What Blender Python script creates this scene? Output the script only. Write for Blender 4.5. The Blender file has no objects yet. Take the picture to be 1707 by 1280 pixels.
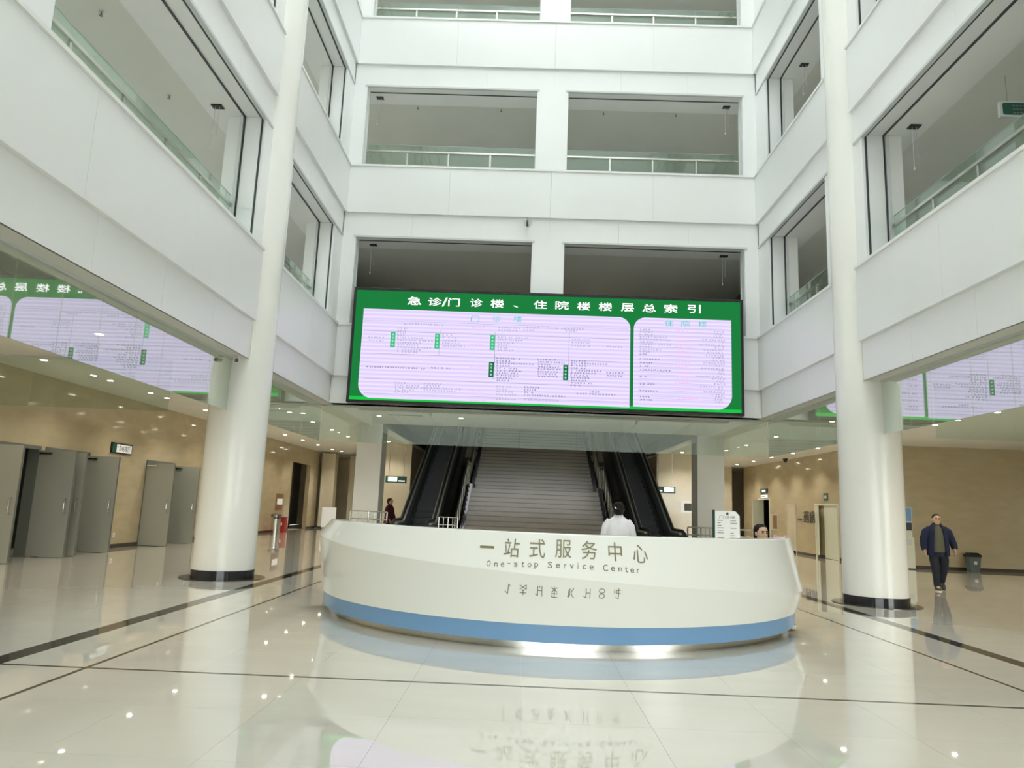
import bpy, bmesh, math, random
from mathutils import Vector, Matrix
random.seed(7)
C = bpy.context.scene.collection
sc = bpy.context.scene

# ------------------------------------------------------------------ camera
HC = 1.46
FPX, PX, PY = 1215.0, 853.5, 640.0
MW = Matrix(((0.99920214, 0.03566649, -0.01797179),
             (0.01176542, 0.16715014, 0.98586125),
             (0.0381662, -0.98528612, 0.16659714)))        # world <- camera (right, down, forward)
cam = bpy.data.cameras.new('camera'); camo = bpy.data.objects.new('camera', cam); C.objects.link(camo)
cam.sensor_width = 36; cam.lens = FPX / 1707 * 36; cam.clip_start = .05; cam.clip_end = 300
r_, d_, f_ = MW.col[0], MW.col[1], MW.col[2]
camo.matrix_world = Matrix(((r_.x, -d_.x, -f_.x, 0), (r_.y, -d_.y, -f_.y, 0), (r_.z, -d_.z, -f_.z, HC), (0, 0, 0, 1)))
sc.camera = camo
def ray(p): return MW @ Vector((p[0] - PX, p[1] - PY, FPX)).normalized()
def onY(p, y): d = ray(p); return Vector((0, 0, HC)) + d * (y / d.y)

# ------------------------------------------------------------------ world, exposure
w = bpy.data.worlds.new('sky'); sc.world = w; w.use_nodes = True
bg = w.node_tree.nodes['Background']; bg.inputs[0].default_value = (.955, 1, .985, 1); bg.inputs[1].default_value = 8.4
vs = sc.view_settings; vs.view_transform = 'Standard'; vs.look = 'None'; vs.gamma = 1; vs.use_curve_mapping = False; vs.exposure = 0.13
sc.cycles.transparent_max_bounces = 24; sc.cycles.max_bounces = 10; sc.cycles.diffuse_bounces = 6; sc.cycles.glossy_bounces = 6
sc.cycles.caustics_reflective = False; sc.cycles.sample_clamp_indirect = 6

sc.cycles.use_denoising = True; sc.cycles.denoising_prefilter = 'ACCURATE'; sc.cycles.denoising_input_passes = 'RGB_ALBEDO_NORMAL'
def portal(name, loc, rot, sx, sy):       # sky portals: they only guide the sampling of the sky through the roof and entrance glazing
    l = bpy.data.lights.new(name, 'AREA'); l.shape = 'RECTANGLE'; l.size = sx; l.size_y = sy; l.cycles.is_portal = True
    o = bpy.data.objects.new(name, l); C.objects.link(o); o.location = loc; o.rotation_euler = rot
portal('skylight_portal', (.52, 3.9, 37.6), (0, 0, 0), 7.8, 25)
portal('entrance_portal', (.52, -8.55, 1.95), (math.radians(90), 0, 0), 11.2, 3.9)

CX = .52                       # the hall's centre line
YB = 18.72                     # face of the back wall's panels
LV = [(3.97, 4.69, 6.07), (8.58, 9.22, 10.57), (13.03, 13.65, 15.08), (17.5, 18.1, 19.5)]   # fascia bottom, panel bottom, panel top
FL = [5.7, 10.2, 14.7, 19.2]   # upper floor levels

# ------------------------------------------------------------------ materials
MATS = {}
def mat(name, col, rough=.5, metal=0, spec=.5, noise=0, nscale=8, bump=0, emit=0, ecol=None, rand=0, coat=0, stretch=None):
    m = bpy.data.materials.new(name); m.use_nodes = True; nt = m.node_tree; b = nt.nodes['Principled BSDF']
    b.inputs['Roughness'].default_value = rough; b.inputs['Metallic'].default_value = metal
    b.inputs['Specular IOR Level'].default_value = spec; b.inputs['Base Color'].default_value = (*col, 1)
    if coat: b.inputs['Coat Weight'].default_value = coat; b.inputs['Coat Roughness'].default_value = .03
    if emit: b.inputs['Emission Color'].default_value = (*(ecol or col), 1); b.inputs['Emission Strength'].default_value = emit
    if noise or rand or bump:
        tc = nt.nodes.new('ShaderNodeTexCoord'); mp = nt.nodes.new('ShaderNodeMapping'); nz = nt.nodes.new('ShaderNodeTexNoise')
        geo = nt.nodes.new('ShaderNodeNewGeometry')
        nt.links.new(geo.outputs['Position'], mp.inputs[0]); nt.links.new(mp.outputs[0], nz.inputs['Vector'])
        if stretch: mp.inputs['Scale'].default_value = stretch
        nz.inputs['Scale'].default_value = nscale; nz.inputs['Detail'].default_value = 5
        mx = nt.nodes.new('ShaderNodeMix'); mx.data_type = 'RGBA'; mx.blend_type = 'MULTIPLY'; mx.inputs[0].default_value = 1
        mx.inputs[6].default_value = (*col, 1)
        mr = nt.nodes.new('ShaderNodeMapRange'); mr.inputs[1].default_value = .25; mr.inputs[2].default_value = .75
        mr.inputs[3].default_value = 1 - noise; mr.inputs[4].default_value = 1 + noise * .4
        nt.links.new(nz.outputs[0], mr.inputs[0]); last = mr.outputs[0]
        if rand:
            oi = nt.nodes.new('ShaderNodeObjectInfo'); m2 = nt.nodes.new('ShaderNodeMapRange')
            m2.inputs[3].default_value = 1 - rand; m2.inputs[4].default_value = 1
            nt.links.new(oi.outputs['Random'], m2.inputs[0]); mu = nt.nodes.new('ShaderNodeMath'); mu.operation = 'MULTIPLY'
            nt.links.new(last, mu.inputs[0]); nt.links.new(m2.outputs[0], mu.inputs[1]); last = mu.outputs[0]
        nt.links.new(last, mx.inputs[7]); nt.links.new(mx.outputs[2], b.inputs['Base Color'])
        if bump:
            bp = nt.nodes.new('ShaderNodeBump'); bp.inputs['Strength'].default_value = bump; bp.inputs['Distance'].default_value = .01
            nt.links.new(nz.outputs[0], bp.inputs['Height']); nt.links.new(bp.outputs[0], b.inputs['Normal'])
    MATS[name] = m; return m
def glass(name, tint, ior):
    m = bpy.data.materials.new(name); m.use_nodes = True; nt = m.node_tree; nt.nodes.remove(nt.nodes['Principled BSDF'])
    t = nt.nodes.new('ShaderNodeBsdfTransparent'); t.inputs[0].default_value = (*tint, 1)
    g = nt.nodes.new('ShaderNodeBsdfGlossy'); g.inputs['Roughness'].default_value = 0.0; g.inputs[0].default_value = (.95, 1, .97, 1)
    fr = nt.nodes.new('ShaderNodeFresnel'); fr.inputs[0].default_value = ior
    # a pane has two faces; the same reflectance from the front and from the back face
    geo = nt.nodes.new('ShaderNodeNewGeometry'); mi = nt.nodes.new('ShaderNodeMix'); mi.data_type = 'FLOAT'
    mi.inputs[2].default_value = ior; mi.inputs[3].default_value = 1 / ior
    nt.links.new(geo.outputs['Backfacing'], mi.inputs[0]); nt.links.new(mi.outputs[0], fr.inputs[0])
    mx = nt.nodes.new('ShaderNodeMixShader'); nt.links.new(fr.outputs[0], mx.inputs[0]); nt.links.new(t.outputs[0], mx.inputs[1]); nt.links.new(g.outputs[0], mx.inputs[2])
    nt.links.new(mx.outputs[0], nt.nodes['Material Output'].inputs[0]); MATS[name] = m; return m
def emis(name, col, s, stripes=None):
    m = bpy.data.materials.new(name); m.use_nodes = True; nt = m.node_tree; nt.nodes.remove(nt.nodes['Principled BSDF'])
    e = nt.nodes.new('ShaderNodeEmission'); e.inputs[0].default_value = (*col, 1); e.inputs[1].default_value = s
    if stripes:
        geo = nt.nodes.new('ShaderNodeNewGeometry'); sp = nt.nodes.new('ShaderNodeSeparateXYZ'); nt.links.new(geo.outputs['Position'], sp.inputs[0])
        mu = nt.nodes.new('ShaderNodeMath'); mu.operation = 'MULTIPLY'; mu.inputs[1].default_value = 2 * math.pi / stripes
        sn = nt.nodes.new('ShaderNodeMath'); sn.operation = 'SINE'; mr = nt.nodes.new('ShaderNodeMapRange')
        mr.inputs[1].default_value = -1; mr.inputs[2].default_value = 1
        nt.links.new(sp.outputs[2], mu.inputs[0]); nt.links.new(mu.outputs[0], sn.inputs[0]); nt.links.new(sn.outputs[0], mr.inputs[0])
        mx = nt.nodes.new('ShaderNodeMix'); mx.data_type = 'RGBA'; mx.inputs[6].default_value = (*[c * .86 for c in col], 1); mx.inputs[7].default_value = (*[min(1, c * 1.06) for c in col], 1)
        nt.links.new(mr.outputs[0], mx.inputs[0]); nt.links.new(mx.outputs[2], e.inputs[0])
    nt.links.new(e.outputs[0], nt.nodes['Material Output'].inputs[0]); MATS[name] = m; return m

mat('white_panel', (.86, .875, .87), .32, noise=.02, nscale=.7)
mat('white_paint', (.83, .84, .82), .55, noise=.03, nscale=1.2)
mat('ceiling_paint', (.74, .74, .69), .7, noise=.03, nscale=.9)
mat('column_paint', (.88, .88, .83), .22, noise=.015, nscale=1.5)
mat('trim_grey', (.62, .65, .64), .4)
mat('slot_dark', (.05, .055, .06), .5)
mat('stone', (.53, .45, .30), .07, noise=.10, nscale=1.6, stretch=(1, 1, 3))
mat('stone_pale', (.68, .62, .48), .12, noise=.08, nscale=1.6)
mat('skirting', (.06, .05, .035), .2)
mat('tile', (.74, .705, .62), .02, spec=.7, coat=.45, noise=.05, nscale=1.8, rand=.03, stretch=(.5, 1.5, 1))
mat('grout', (.50, .48, .40), .6)
mat('dark_stone', (.06, .052, .042), .06, noise=.3, nscale=20)
mat('black_gloss', (.018, .02, .024), .05)
mat('black', (.012, .012, .014), .45)
mat('steel', (.62, .61, .57), .22, metal=1, noise=.04, nscale=30)
mat('steel_dark', (.30, .31, .31), .3, metal=1)
mat('door_grey', (.36, .37, .32), .35, noise=.04, nscale=2)
mat('door_edge', (.16, .17, .15), .4)
mat('door_brown', (.16, .12, .075), .35, noise=.1, nscale=4)
mat('frame_beige', (.62, .52, .36), .3)
mat('desk_white', (.87, .88, .83), .13, spec=.5, coat=.2)
mat('desk_blue', (.19, .37, .62), .25)
mat('gold', (.28, .25, .15), .35, metal=.4)
mat('ink_grey', (.20, .20, .16), .5)
mat('step_stone', (.56, .48, .39), .15, noise=.08, nscale=5)
mat('step_edge_shade', (.24, .21, .17), .2, noise=.08, nscale=5)  # darker treads stand in for the shadow lines under the nosings
mat('frosted', (.62, .64, .60), .3)
mat('esc_black', (.006, .007, .012), .35)
mat('esc_trim', (.50, .53, .53), .35, metal=.3)
mat('esc_panel', (.13, .15, .16), .3, metal=.2)
mat('esc_skirt', (.20, .23, .24), .3, metal=.6)
mat('rubber', (.02, .02, .02), .6)
mat('sign_green', (.02, .10, .075), .35)
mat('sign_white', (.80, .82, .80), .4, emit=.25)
mat('letter', (.08, .085, .075), .45)
mat('bin_grey', (.10, .13, .13), .5)
mat('red', (.42, .03, .03), .4)
mat('wood', (.26, .13, .06), .4, noise=.15, nscale=12)
mat('skin', (.62, .40, .28), .5)
mat('hair', (.010, .008, .007), .6, spec=.2)
mat('coat_white', (.86, .84, .87), .75, noise=.04, nscale=14, bump=.15)
mat('navy', (.007, .014, .05), .8, noise=.12, nscale=16, bump=.2)
mat('shirt_olive', (.13, .125, .085), .85, noise=.08, nscale=20)
mat('trousers', (.012, .016, .028), .8, noise=.1, nscale=18, bump=.15)
mat('shoe', (.06, .055, .04), .6)
mat('sole', (.72, .68, .58), .6)
mat('maroon', (.10, .015, .02), .8)
mat('pink', (.68, .45, .52), .7)
mat('cab_white', (.72, .74, .62), .35)
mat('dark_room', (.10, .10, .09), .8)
glass('glass_smoke', (.88, .93, .90), 4.6)
glass('glass_smoke_back', (.88, .93, .90), 2.1)
glass('glass_rail', (.86, .94, .90), 1.55)
glass('glass_dome', (.88, .90, .90), 1.6)
emis('led_white', (.76, .665, 1.0), 1.03, stripes=.105)
emis('led_green', (.012, .20, .045), 1.0)
emis('led_green_bright', (.012, .52, .06), 1.0)
emis('led_title', (1, .95, 1), 1.5)
emis('led_teal', (.09, .62, .50), 1.0)
emis('led_ink', (.40, .40, .52), 1.0)
emis('led_ink_dark', (.20, .22, .30), 1.0)
emis('led_pink', (.95, .45, .72), 1.0)
emis('led_tag', (.05, .50, .22), 1.0)
emis('led_tag_dark', (.008, .16, .05), 1.0)
emis('led_tag_mark', (.55, .85, .75), 1.0)
emis('lamp_lens', (1, .93, .78), 26)
emis('sign_lit', (.85, .95, .90), 1.4)
emis('blue_led', (.12, .08, 1), 1.2)

# ------------------------------------------------------------------ mesh helpers
class MB:
    def __init__(s): s.v = []; s.f = []
    def box(s, x0, x1, y0, y1, z0, z1):
        if x0 > x1: x0, x1 = x1, x0
        if y0 > y1: y0, y1 = y1, y0
        n = len(s.v)
        s.v += [(x0, y0, z0), (x1, y0, z0), (x1, y1, z0), (x0, y1, z0), (x0, y0, z1), (x1, y0, z1), (x1, y1, z1), (x0, y1, z1)]
        s.f += [tuple(n + i for i in q) for q in ((0, 3, 2, 1), (4, 5, 6, 7), (0, 1, 5, 4), (1, 2, 6, 5), (2, 3, 7, 6), (3, 0, 4, 7))]
        return s
    def loft(s, rings, cap=True, close=True):
        n0 = len(s.v); k = len(rings[0])
        for r in rings: s.v += [tuple(p) for p in r]
        m = k if close else k - 1
        for i in range(len(rings) - 1):
            for j in range(m):
                a = n0 + i * k + j; b = n0 + i * k + (j + 1) % k
                s.f.append((a, b, b + k, a + k))
        if cap:
            s.f.append(tuple(n0 + j for j in reversed(range(k)))); e = n0 + (len(rings) - 1) * k
            s.f.append(tuple(e + j for j in range(k)))
        return s
    def tube(s, pts, r, n=10, cap=True):
        pts = [Vector(p) for p in pts]; rs = r if isinstance(r, (list, tuple)) else [r] * len(pts)
        rings = []; up = Vector((0, 0, 1))
        t0 = (pts[1] - pts[0]).normalized()
        if abs(t0.dot(up)) > .95: up = Vector((0, 1, 0))
        u = t0.cross(up).normalized()
        for i, p in enumerate(pts):
            t = (pts[min(i + 1, len(pts) - 1)] - pts[max(i - 1, 0)]).normalized()
            u = (u - t * u.dot(t)).normalized(); v = t.cross(u)
            rings.append([p + (u * math.cos(2 * math.pi * j / n) + v * math.sin(2 * math.pi * j / n)) * rs[i] for j in range(n)])
        return s.loft(rings, cap)
    def lathe(s, prof, cx=0, cy=0, n=48, cap=True):
        return s.loft([[(cx + r * math.cos(2 * math.pi * j / n), cy + r * math.sin(2 * math.pi * j / n), z) for j in range(n)] for r, z in prof], cap)
    def ell(s, rings, n=20, cap=True):      # rings of (cx, cy, z, rx, ry)
        return s.loft([[(x + rx * math.cos(2 * math.pi * j / n), y + ry * math.sin(2 * math.pi * j / n), z) for j in range(n)] for x, y, z, rx, ry in rings], cap)
    def prism(s, poly, axis, a, b):          # poly in the two other axes
        def P(u, v, t): return (t, u, v) if axis == 'x' else (u, t, v) if axis == 'y' else (u, v, t)
        return s.loft([[P(u, v, a) for u, v in poly], [P(u, v, b) for u, v in poly]])
    def sphere(s, c, rx, ry, rz, n=16, m=10):
        rings = []
        for i in range(m + 1):
            a = -math.pi / 2 + math.pi * i / m; q = max(math.cos(a), .02)
            rings.append([(c[0] + rx * q * math.cos(2 * math.pi * j / n), c[1] + ry * q * math.sin(2 * math.pi * j / n), c[2] + rz * math.sin(a)) for j in range(n)])
        return s.loft(rings)
    def mesh(s, name, m, smooth=False):
        me = bpy.data.meshes.new(name); me.from_pydata(s.v, [], s.f); me.materials.append(MATS[m])
        bm = bmesh.new(); bm.from_mesh(me); bmesh.ops.recalc_face_normals(bm, faces=bm.faces); bm.to_mesh(me); bm.free()
        if smooth: smooth_by_angle(me, math.radians(40 if smooth is True else smooth))
        me.update(); return me
    def build(s, name, m, parent=None, smooth=False, bevel=0):
        return link(name, s.mesh(name, m, smooth), parent, bevel=bevel)
def smooth_by_angle(me, ang):
    me.polygons.foreach_set('use_smooth', [True] * len(me.polygons))
    bm = bmesh.new(); bm.from_mesh(me)
    for e in bm.edges:
        if len(e.link_faces) == 2 and e.calc_face_angle(0) > ang: e.smooth = False
    bm.to_mesh(me); bm.free()
def link(name, data, parent=None, loc=None, bevel=0):
    o = bpy.data.objects.new(name, data); C.objects.link(o)
    if parent:
        o.parent = parent
    if loc: o.location = loc
    if bevel:
        b = o.modifiers.new('bevel', 'BEVEL'); b.width = bevel; b.segments = 2; b.limit_method = 'ANGLE'
    return o
def tag(o, label, cat, group=None):
    o['label'] = label; o['category'] = cat
    if group: o['group'] = group
    return o
def thing(name, label, cat, loc=(0, 0, 0), rz=0, group=None):
    o = bpy.data.objects.new(name, None); C.objects.link(o); o.location = loc; o.rotation_euler.z = rz; o.empty_display_size = .2
    return tag(o, label, cat, group)
def struct(o): o['kind'] = 'structure'; return o
def dup(root, loc=None, rz=None, label=None, group=None):
    r = root.copy(); C.objects.link(r)
    if loc: r.location = loc
    if rz is not None: r.rotation_euler.z = rz
    if label: r['label'] = label
    if group: r['group'] = group
    for ch in list(root.children):
        c = ch.copy(); C.objects.link(c); c.parent = r
        for g in list(ch.children):
            d = g.copy(); C.objects.link(d); d.parent = c
    return r
def bx(*a): return MB().box(*a)
def text_mesh(s, size, m, extrude=.004, spacing=1.0, offset=0):
    cu = bpy.data.curves.new('lettering', 'FONT'); cu.body = s; cu.size = size; cu.extrude = extrude; cu.space_character = spacing
    cu.align_x = 'CENTER'; cu.align_y = 'CENTER'; cu.offset = offset; cu.resolution_u = 3
    o = bpy.data.objects.new('lettering', cu); C.objects.link(o)
    dg = bpy.context.evaluated_depsgraph_get(); me = bpy.data.meshes.new_from_object(o.evaluated_get(dg))
    bpy.data.objects.remove(o); bpy.data.curves.remove(cu)
    me.materials.clear(); me.materials.append(MATS[m]); return me
def text_obj(name, s, size, m, origin, ux, uy, parent=None, sx=1, sy=1, extrude=.004, spacing=1.0, offset=0, fit=None):
    """flat lettering: local x runs along ux, local y along uy; fit = (width, height) in metres"""
    me = text_mesh(s, size, m, extrude, spacing, offset)
    xs = [v.co.x for v in me.vertices]; ys = [v.co.y for v in me.vertices]
    if fit:
        sx = fit[0] / (max(xs) - min(xs)); sy = fit[1] / (max(ys) - min(ys)) if fit[1] else sx
    mx, my = (max(xs) + min(xs)) / 2, (max(ys) + min(ys)) / 2
    ux, uy = Vector(ux), Vector(uy); n = ux.cross(uy); O = Vector(origin)
    for v in me.vertices: v.co = O + ux * (v.co.x - mx) * sx + uy * (v.co.y - my) * sy + n * v.co.z
    me.name = name; return link(name, me, parent)

# ================================================================== THE HALL
# ---- floor: slab, dark inlay strips, tiles
mat('asphalt', (.16, .16, .155), .9, noise=.15, nscale=.5)
struct(MB().box(-120, 120, -120, 120, -.6, -.31).build('ground', 'asphalt'))
floor = struct(bx(-13, 24, -9, 46, -.3, -.012).build('floor', 'grout'))
xs_seg = []
def cut(a, b, n): return [(a + (b - a) * i / n, a + (b - a) * (i + 1) / n) for i in range(n)]
xcols = cut(-10.74, -4.53, 7) + [(-4.32, -3.61)] + cut(-3.57, 4.58, 9) + [(4.62, 5.36)] + cut(5.57, 11.8, 7)
yrows = [(6.395 + 1.008 * i, 6.395 + 1.008 * (i + 1)) for i in range(40)] + [(6.355 - 1.0 * (i + 1), 6.355 - 1.0 * i) for i in range(15)]
meshes = {}
near = [(c, r) for c in xcols for r in yrows]
def vis(cr):
    (a, b), (c, d) = cr; y = (c + d) / 2; x = (a + b) / 2
    if y < 3.6 or y > 44: return -1
    u = abs(x - .0) / y
    if u > .80: return -1
    if 8.4 < y and math.hypot(x - .55, y - 11.3) < 3: return -.5
    return 1 / y
near.sort(key=vis, reverse=True)
G = .001
rest = MB()
for i, ((a, b), (c, d)) in enumerate(near):
    if i < 300:
        k = (round(b - a, 3), round(d - c, 3))
        if k not in meshes:
            meshes[k] = bx(-k[0] / 2 + G, k[0] / 2 - G, -k[1] / 2 + G, k[1] / 2 - G, -.012, 0).mesh('floor_tile', 'tile')
        link('floor_tile', meshes[k], floor, ((a + b) / 2, (c + d) / 2, 0))
    else:
        rest.box(a + G, b - G, c + G, d - G, -.012, 0)
for c_, d_ in yrows:
    if c_ > 5.5:
        for k in range(12): rest.box(11.8 + k * .906 + G, 11.8 + (k + 1) * .906 - G, c_ + G, d_ - G, -.012, 0)
o = rest.build('distant_tiles', 'tile', floor); o['kind'] = 'stuff'
for nm, (a, b) in zip(('trim_1', 'trim_2', 'trim_3', 'trim_4'), ((-4.53, -4.32), (-3.61, -3.57), (4.58, 4.62), (5.36, 5.57))):
    t = struct(bx(a, b, -8.6, 6.355, -.012, .0004).build(nm, 'dark_stone'))
    y = 6.395
    for i in range(24):
        bx(a, b, y + .002, y + 1.2 - .002, -.012, .0004).build('inlay_strip', 'dark_stone', t); y += 1.2
struct(bx(-10.74, 11.8, 6.355, 6.395, -.012, .0006).build('trim_5', 'dark_stone'))

# ---- side galleries: fascia walls with panels, ledges, shutter slots
def side(s):
    nm = 'left' if s < 0 else 'right'
    X = lambda d: CX + s * d
    piers = [(-6.5, -1.6), (5.15, 6.84), (12.76, 14.45), (17.95, 18.85)]
    core = MB()
    for zb, zp, zt in LV: core.box(X(5.64), X(6.05), -8.6, 19.1, zb + .005, zt - .02)
    for lv in range(3):
        for a, b in piers: core.box(X(5.61), X(6.0), a, b, LV[lv][2] - .02, LV[lv + 1][0])
    wl = struct(core.build('wall_' + nm, 'white_panel'))
    ends = [-8.6, 6.0 - 0, 13.6, YB]
    for li, (zb, zp, zt) in enumerate(LV):
        for bay in ((-8.6, 13.08), (14.12, YB)):
            L = bay[1] - bay[0]; n = max(1, round(L / 2.6))
            for a, b in cut(bay[0], bay[1], n):
                bx(X(5.54), X(5.64), a + .002, b - .002, zp, zt - .02).build('fascia_panel', 'white_panel', wl)
            n = max(1, round(L / 1.7))
            for a, b in cut(bay[0], bay[1], n):
                bx(X(5.61), X(5.64), a + .002, b - .002, zb, zp + .02).build('band_panel', 'white_panel', wl)
            bx(X(5.505), X(6.05), bay[0], bay[1], zt - .02, zt + .035).build('ledge', 'white_paint', wl)
            if li: bx(X(5.58), X(5.66), bay[0], bay[1], zb - .05, zb).build('head_trim', 'trim_grey', wl)
    # roller shutter slots in heads and jambs
    for lv in range(3):
        z0, z1 = LV[lv][2] + .035, LV[lv + 1][0]
        for a, b in ((-1.6, 5.15), (6.84, 12.76), (14.45, 17.95)):
            for dd, wd in ((5.66, .06), (6.0, .035)):
                bx(X(dd), X(dd + wd), a, b, z1 - .015, z1 + .03).build('shutter_slot', 'slot_dark', wl)
                bx(X(dd), X(dd + wd * .6), b - .014, b + .03, z0, z1).build('shutter_slot', 'slot_dark', wl)
                bx(X(dd), X(dd + wd), a - .03, a + .014, z0, z1).build('shutter_slot', 'slot_dark', wl)
            bx(X(6.035), X(6.09), b - .05, b + .02, z0, z1).build('jamb_trim', 'trim_grey', wl)
            bx(X(6.035), X(6.35), b + .005, b + .2, z0 - .3, z1).build('jamb_return', 'white_paint', wl)
    return wl
wl, wr = side(-1), side(1)

# ---- back wall of the hall with two openings on each floor
core = MB(); XA, XZ = CX - 6.6, CX + 6.6
for zb, zp, zt in LV: core.box(CX - 5.6, CX + 5.6, YB + .1, YB + .45, zb, zt - .02)
JX = [(-5.62 + CX, -4.73), (.06, .92), (5.77, CX + 5.62)]
for lv in range(3):
    for a, b in JX: core.box(a, b, YB + .07, YB + .43, LV[lv][2] - .02, LV[lv + 1][0])
wb = struct(core.build('wall_back', 'white_panel'))
for li, (zb, zp, zt) in enumerate(LV):
    for a, b in cut(CX - 5.54, CX + 5.54, 4): bx(a + .002, b - .002, YB, YB + .1, zp, zt - .02).build('fascia_panel', 'white_panel', wb)
    for a, b in cut(CX - 5.61, CX + 5.61, 6): bx(a + .002, b - .002, YB + .07, YB + .1, zb, zp + .02).build('band_panel', 'white_panel', wb)
    bx(CX - 5.505, CX + 5.505, YB - .035, YB + .45, zt - .02, zt + .035).build('ledge', 'white_paint', wb)
for lv in range(3):
    z0, z1 = LV[lv][2] + .035, LV[lv + 1][0]
    for a, b in ((-4.73, .06), (.92, 5.77)):
        bx(a - .06, b + .06, YB + .05, YB + .12, z1 - .05, z1).build('head_trim', 'trim_grey', wb)
        for yy, wd in ((YB + .13, .05), (YB + .42, .035)):
            bx(a, b, yy, yy + wd, z1 - .015, z1 + .03).build('shutter_slot', 'slot_dark', wb)
            for xx in (a, b): bx(xx - .014, xx + .014, yy, yy + wd, z0, z1).build('shutter_guide', 'trim_grey', wb)

# ---- beams and slabs of the upper floors (their undersides are the ceilings)
def slab(z0, z1, rects, m='ceiling_paint'):
    for x0, x1, y0, y1 in rects: struct(bx(x0, x1, y0, y1, z0, z1).build('ceiling', m))
XO = 11.3
def ring(dx, y, stair):
    base = [(-13, CX - dx, -8.6, 46), (CX + dx, 22.5, -8.6, 46)]
    if stair: return base + [(CX - dx, CX + dx, y, 23.5), (CX - dx, -4.55, 23.5, 46), (5.6, CX + dx, 23.5, 46), (-4.55, 5.6, 38.5, 46)]
    return base + [(CX - dx, CX + dx, y, 46)]
slab(3.97, 5.7, ring(5.62, YB + .09, True))
for lv in (1, 2, 3):
    zh = LV[lv][0]
    slab(zh + .14, FL[lv], ring(6.68, YB + 1.05, False))
    mb = MB()      # edge beam behind the fascia
    for s in (-1, 1): mb.box(CX + s * 6.03, CX + s * 6.685, -8.6, 19.4, zh, FL[lv])
    mb.box(CX - 6.04, CX + 6.04, YB + .44, YB + 1.06, zh, FL[lv])
    struct(mb.build('ceiling', 'white_paint'))
# floor finish of the galleries and their rear walls
def added_window_wall(name, axis, pos, a, b, z0, z1, added_win):  # unseen window openings added to brighten the gallery ceilings
    mb = MB()
    def B(u0, u1, w0, w1):
        if axis == 'x': mb.box(pos, pos + .2, u0, u1, w0, w1)
        else: mb.box(u0, u1, pos, pos + .2, w0, w1)
    if not added_win: B(a, b, z0, z1)
    else:
        B(a, b, z0, z0 + .9); B(a, b, z1 - .45, z1); u = a
        while u < b: B(u, min(u + 1.7, b), z0 + .9, z1 - .45); u += 3.6
    return struct(mb.build(name, 'white_paint' if added_win else 'dark_room'))
for lv in range(3):
    zc = LV[lv + 1][0] + .14
    added_window_wall('wall_gallery_left', 'x', CX - XO - .2, -8.6, 40, FL[lv], zc, True)
    added_window_wall('wall_gallery_right', 'x', CX + XO, -8.6, 40, FL[lv], zc, True)
    added_window_wall('wall_gallery_back', 'y', 39.8 if lv == 0 else 28, CX - XO, CX + XO, FL[lv], zc, lv > 0)
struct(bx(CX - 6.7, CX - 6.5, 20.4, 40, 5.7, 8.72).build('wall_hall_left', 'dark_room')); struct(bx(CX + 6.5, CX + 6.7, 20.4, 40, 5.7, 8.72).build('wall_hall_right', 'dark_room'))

# ---- roof: frame with an open grid of glazing bars
ZR = 38.0  # unseen shaft added up to here so the upper walls catch less skylight
mb = MB()
for s in (-1, 1): mb.box(CX + s * 5.64, CX + s * 6.2, -8.6, YB + .6, 19.56, ZR)
mb.box(CX - 5.64, CX + 5.64, YB + .1, YB + .6, 19.56, ZR); mb.box(CX - 5.64, CX + 5.64, -8.9, -8.6, 19.6, ZR)
struct(mb.build('wall_added_shaft', 'white_panel'))
mb = MB()
for s in (-1, 1): mb.box(CX + s * 6.0, CX + s * 12, -8.6, 40, 19.55, 19.9)
mb.box(CX - 6.0, CX + 6.0, YB + .6, 40, 19.55, 19.9)
for y in range(-8, 19, 3): mb.box(CX - 5.64, CX + 5.64, y, y + .5, ZR - .3, ZR)
for s in (-1, 1): mb.box(CX + s * 3.9, CX + s * 6.2, -8.6, YB + .6, ZR - .3, ZR)
mb.box(CX - 3.9, CX + 3.9, 16.4, YB + .6, ZR - .3, ZR)
for x in range(-4, 6, 3): mb.box(CX + x - .05, CX + x + .05, -8.6, YB, ZR - .25, ZR - .05)
struct(mb.build('roof_frame', 'white_paint'))
# outer shell of the ground floor and the rear of the building
struct(bx(-13.2, -13, -8.6, 46, 0, 3.97).build('wall_shell_left', 'dark_room')); struct(bx(22.3, 22.5, -8.6, 46, 0, 3.97).build('wall_shell_right', 'dark_room'))
struct(bx(-13.2, 22.5, 46, 46.2, 0, 10).build('wall_shell_back', 'dark_room'))
# ---- entrance front behind the camera: mullions with daylight between
mb = MB()
for i in range(12): x = CX - 5.5 + i; mb.box(x - .19, x + .19, -8.8, -8.6, 0, 3.9)
mb.box(CX - 12.4, CX + 12.4, -8.8, -8.6, 3.9, 19.6)
for s in (-1, 1): mb.box(CX + s * 5.6, CX + s * 12.4, -8.8, -8.6, 0, 3.9)
struct(mb.build('wall_front', 'white_paint'))

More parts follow.
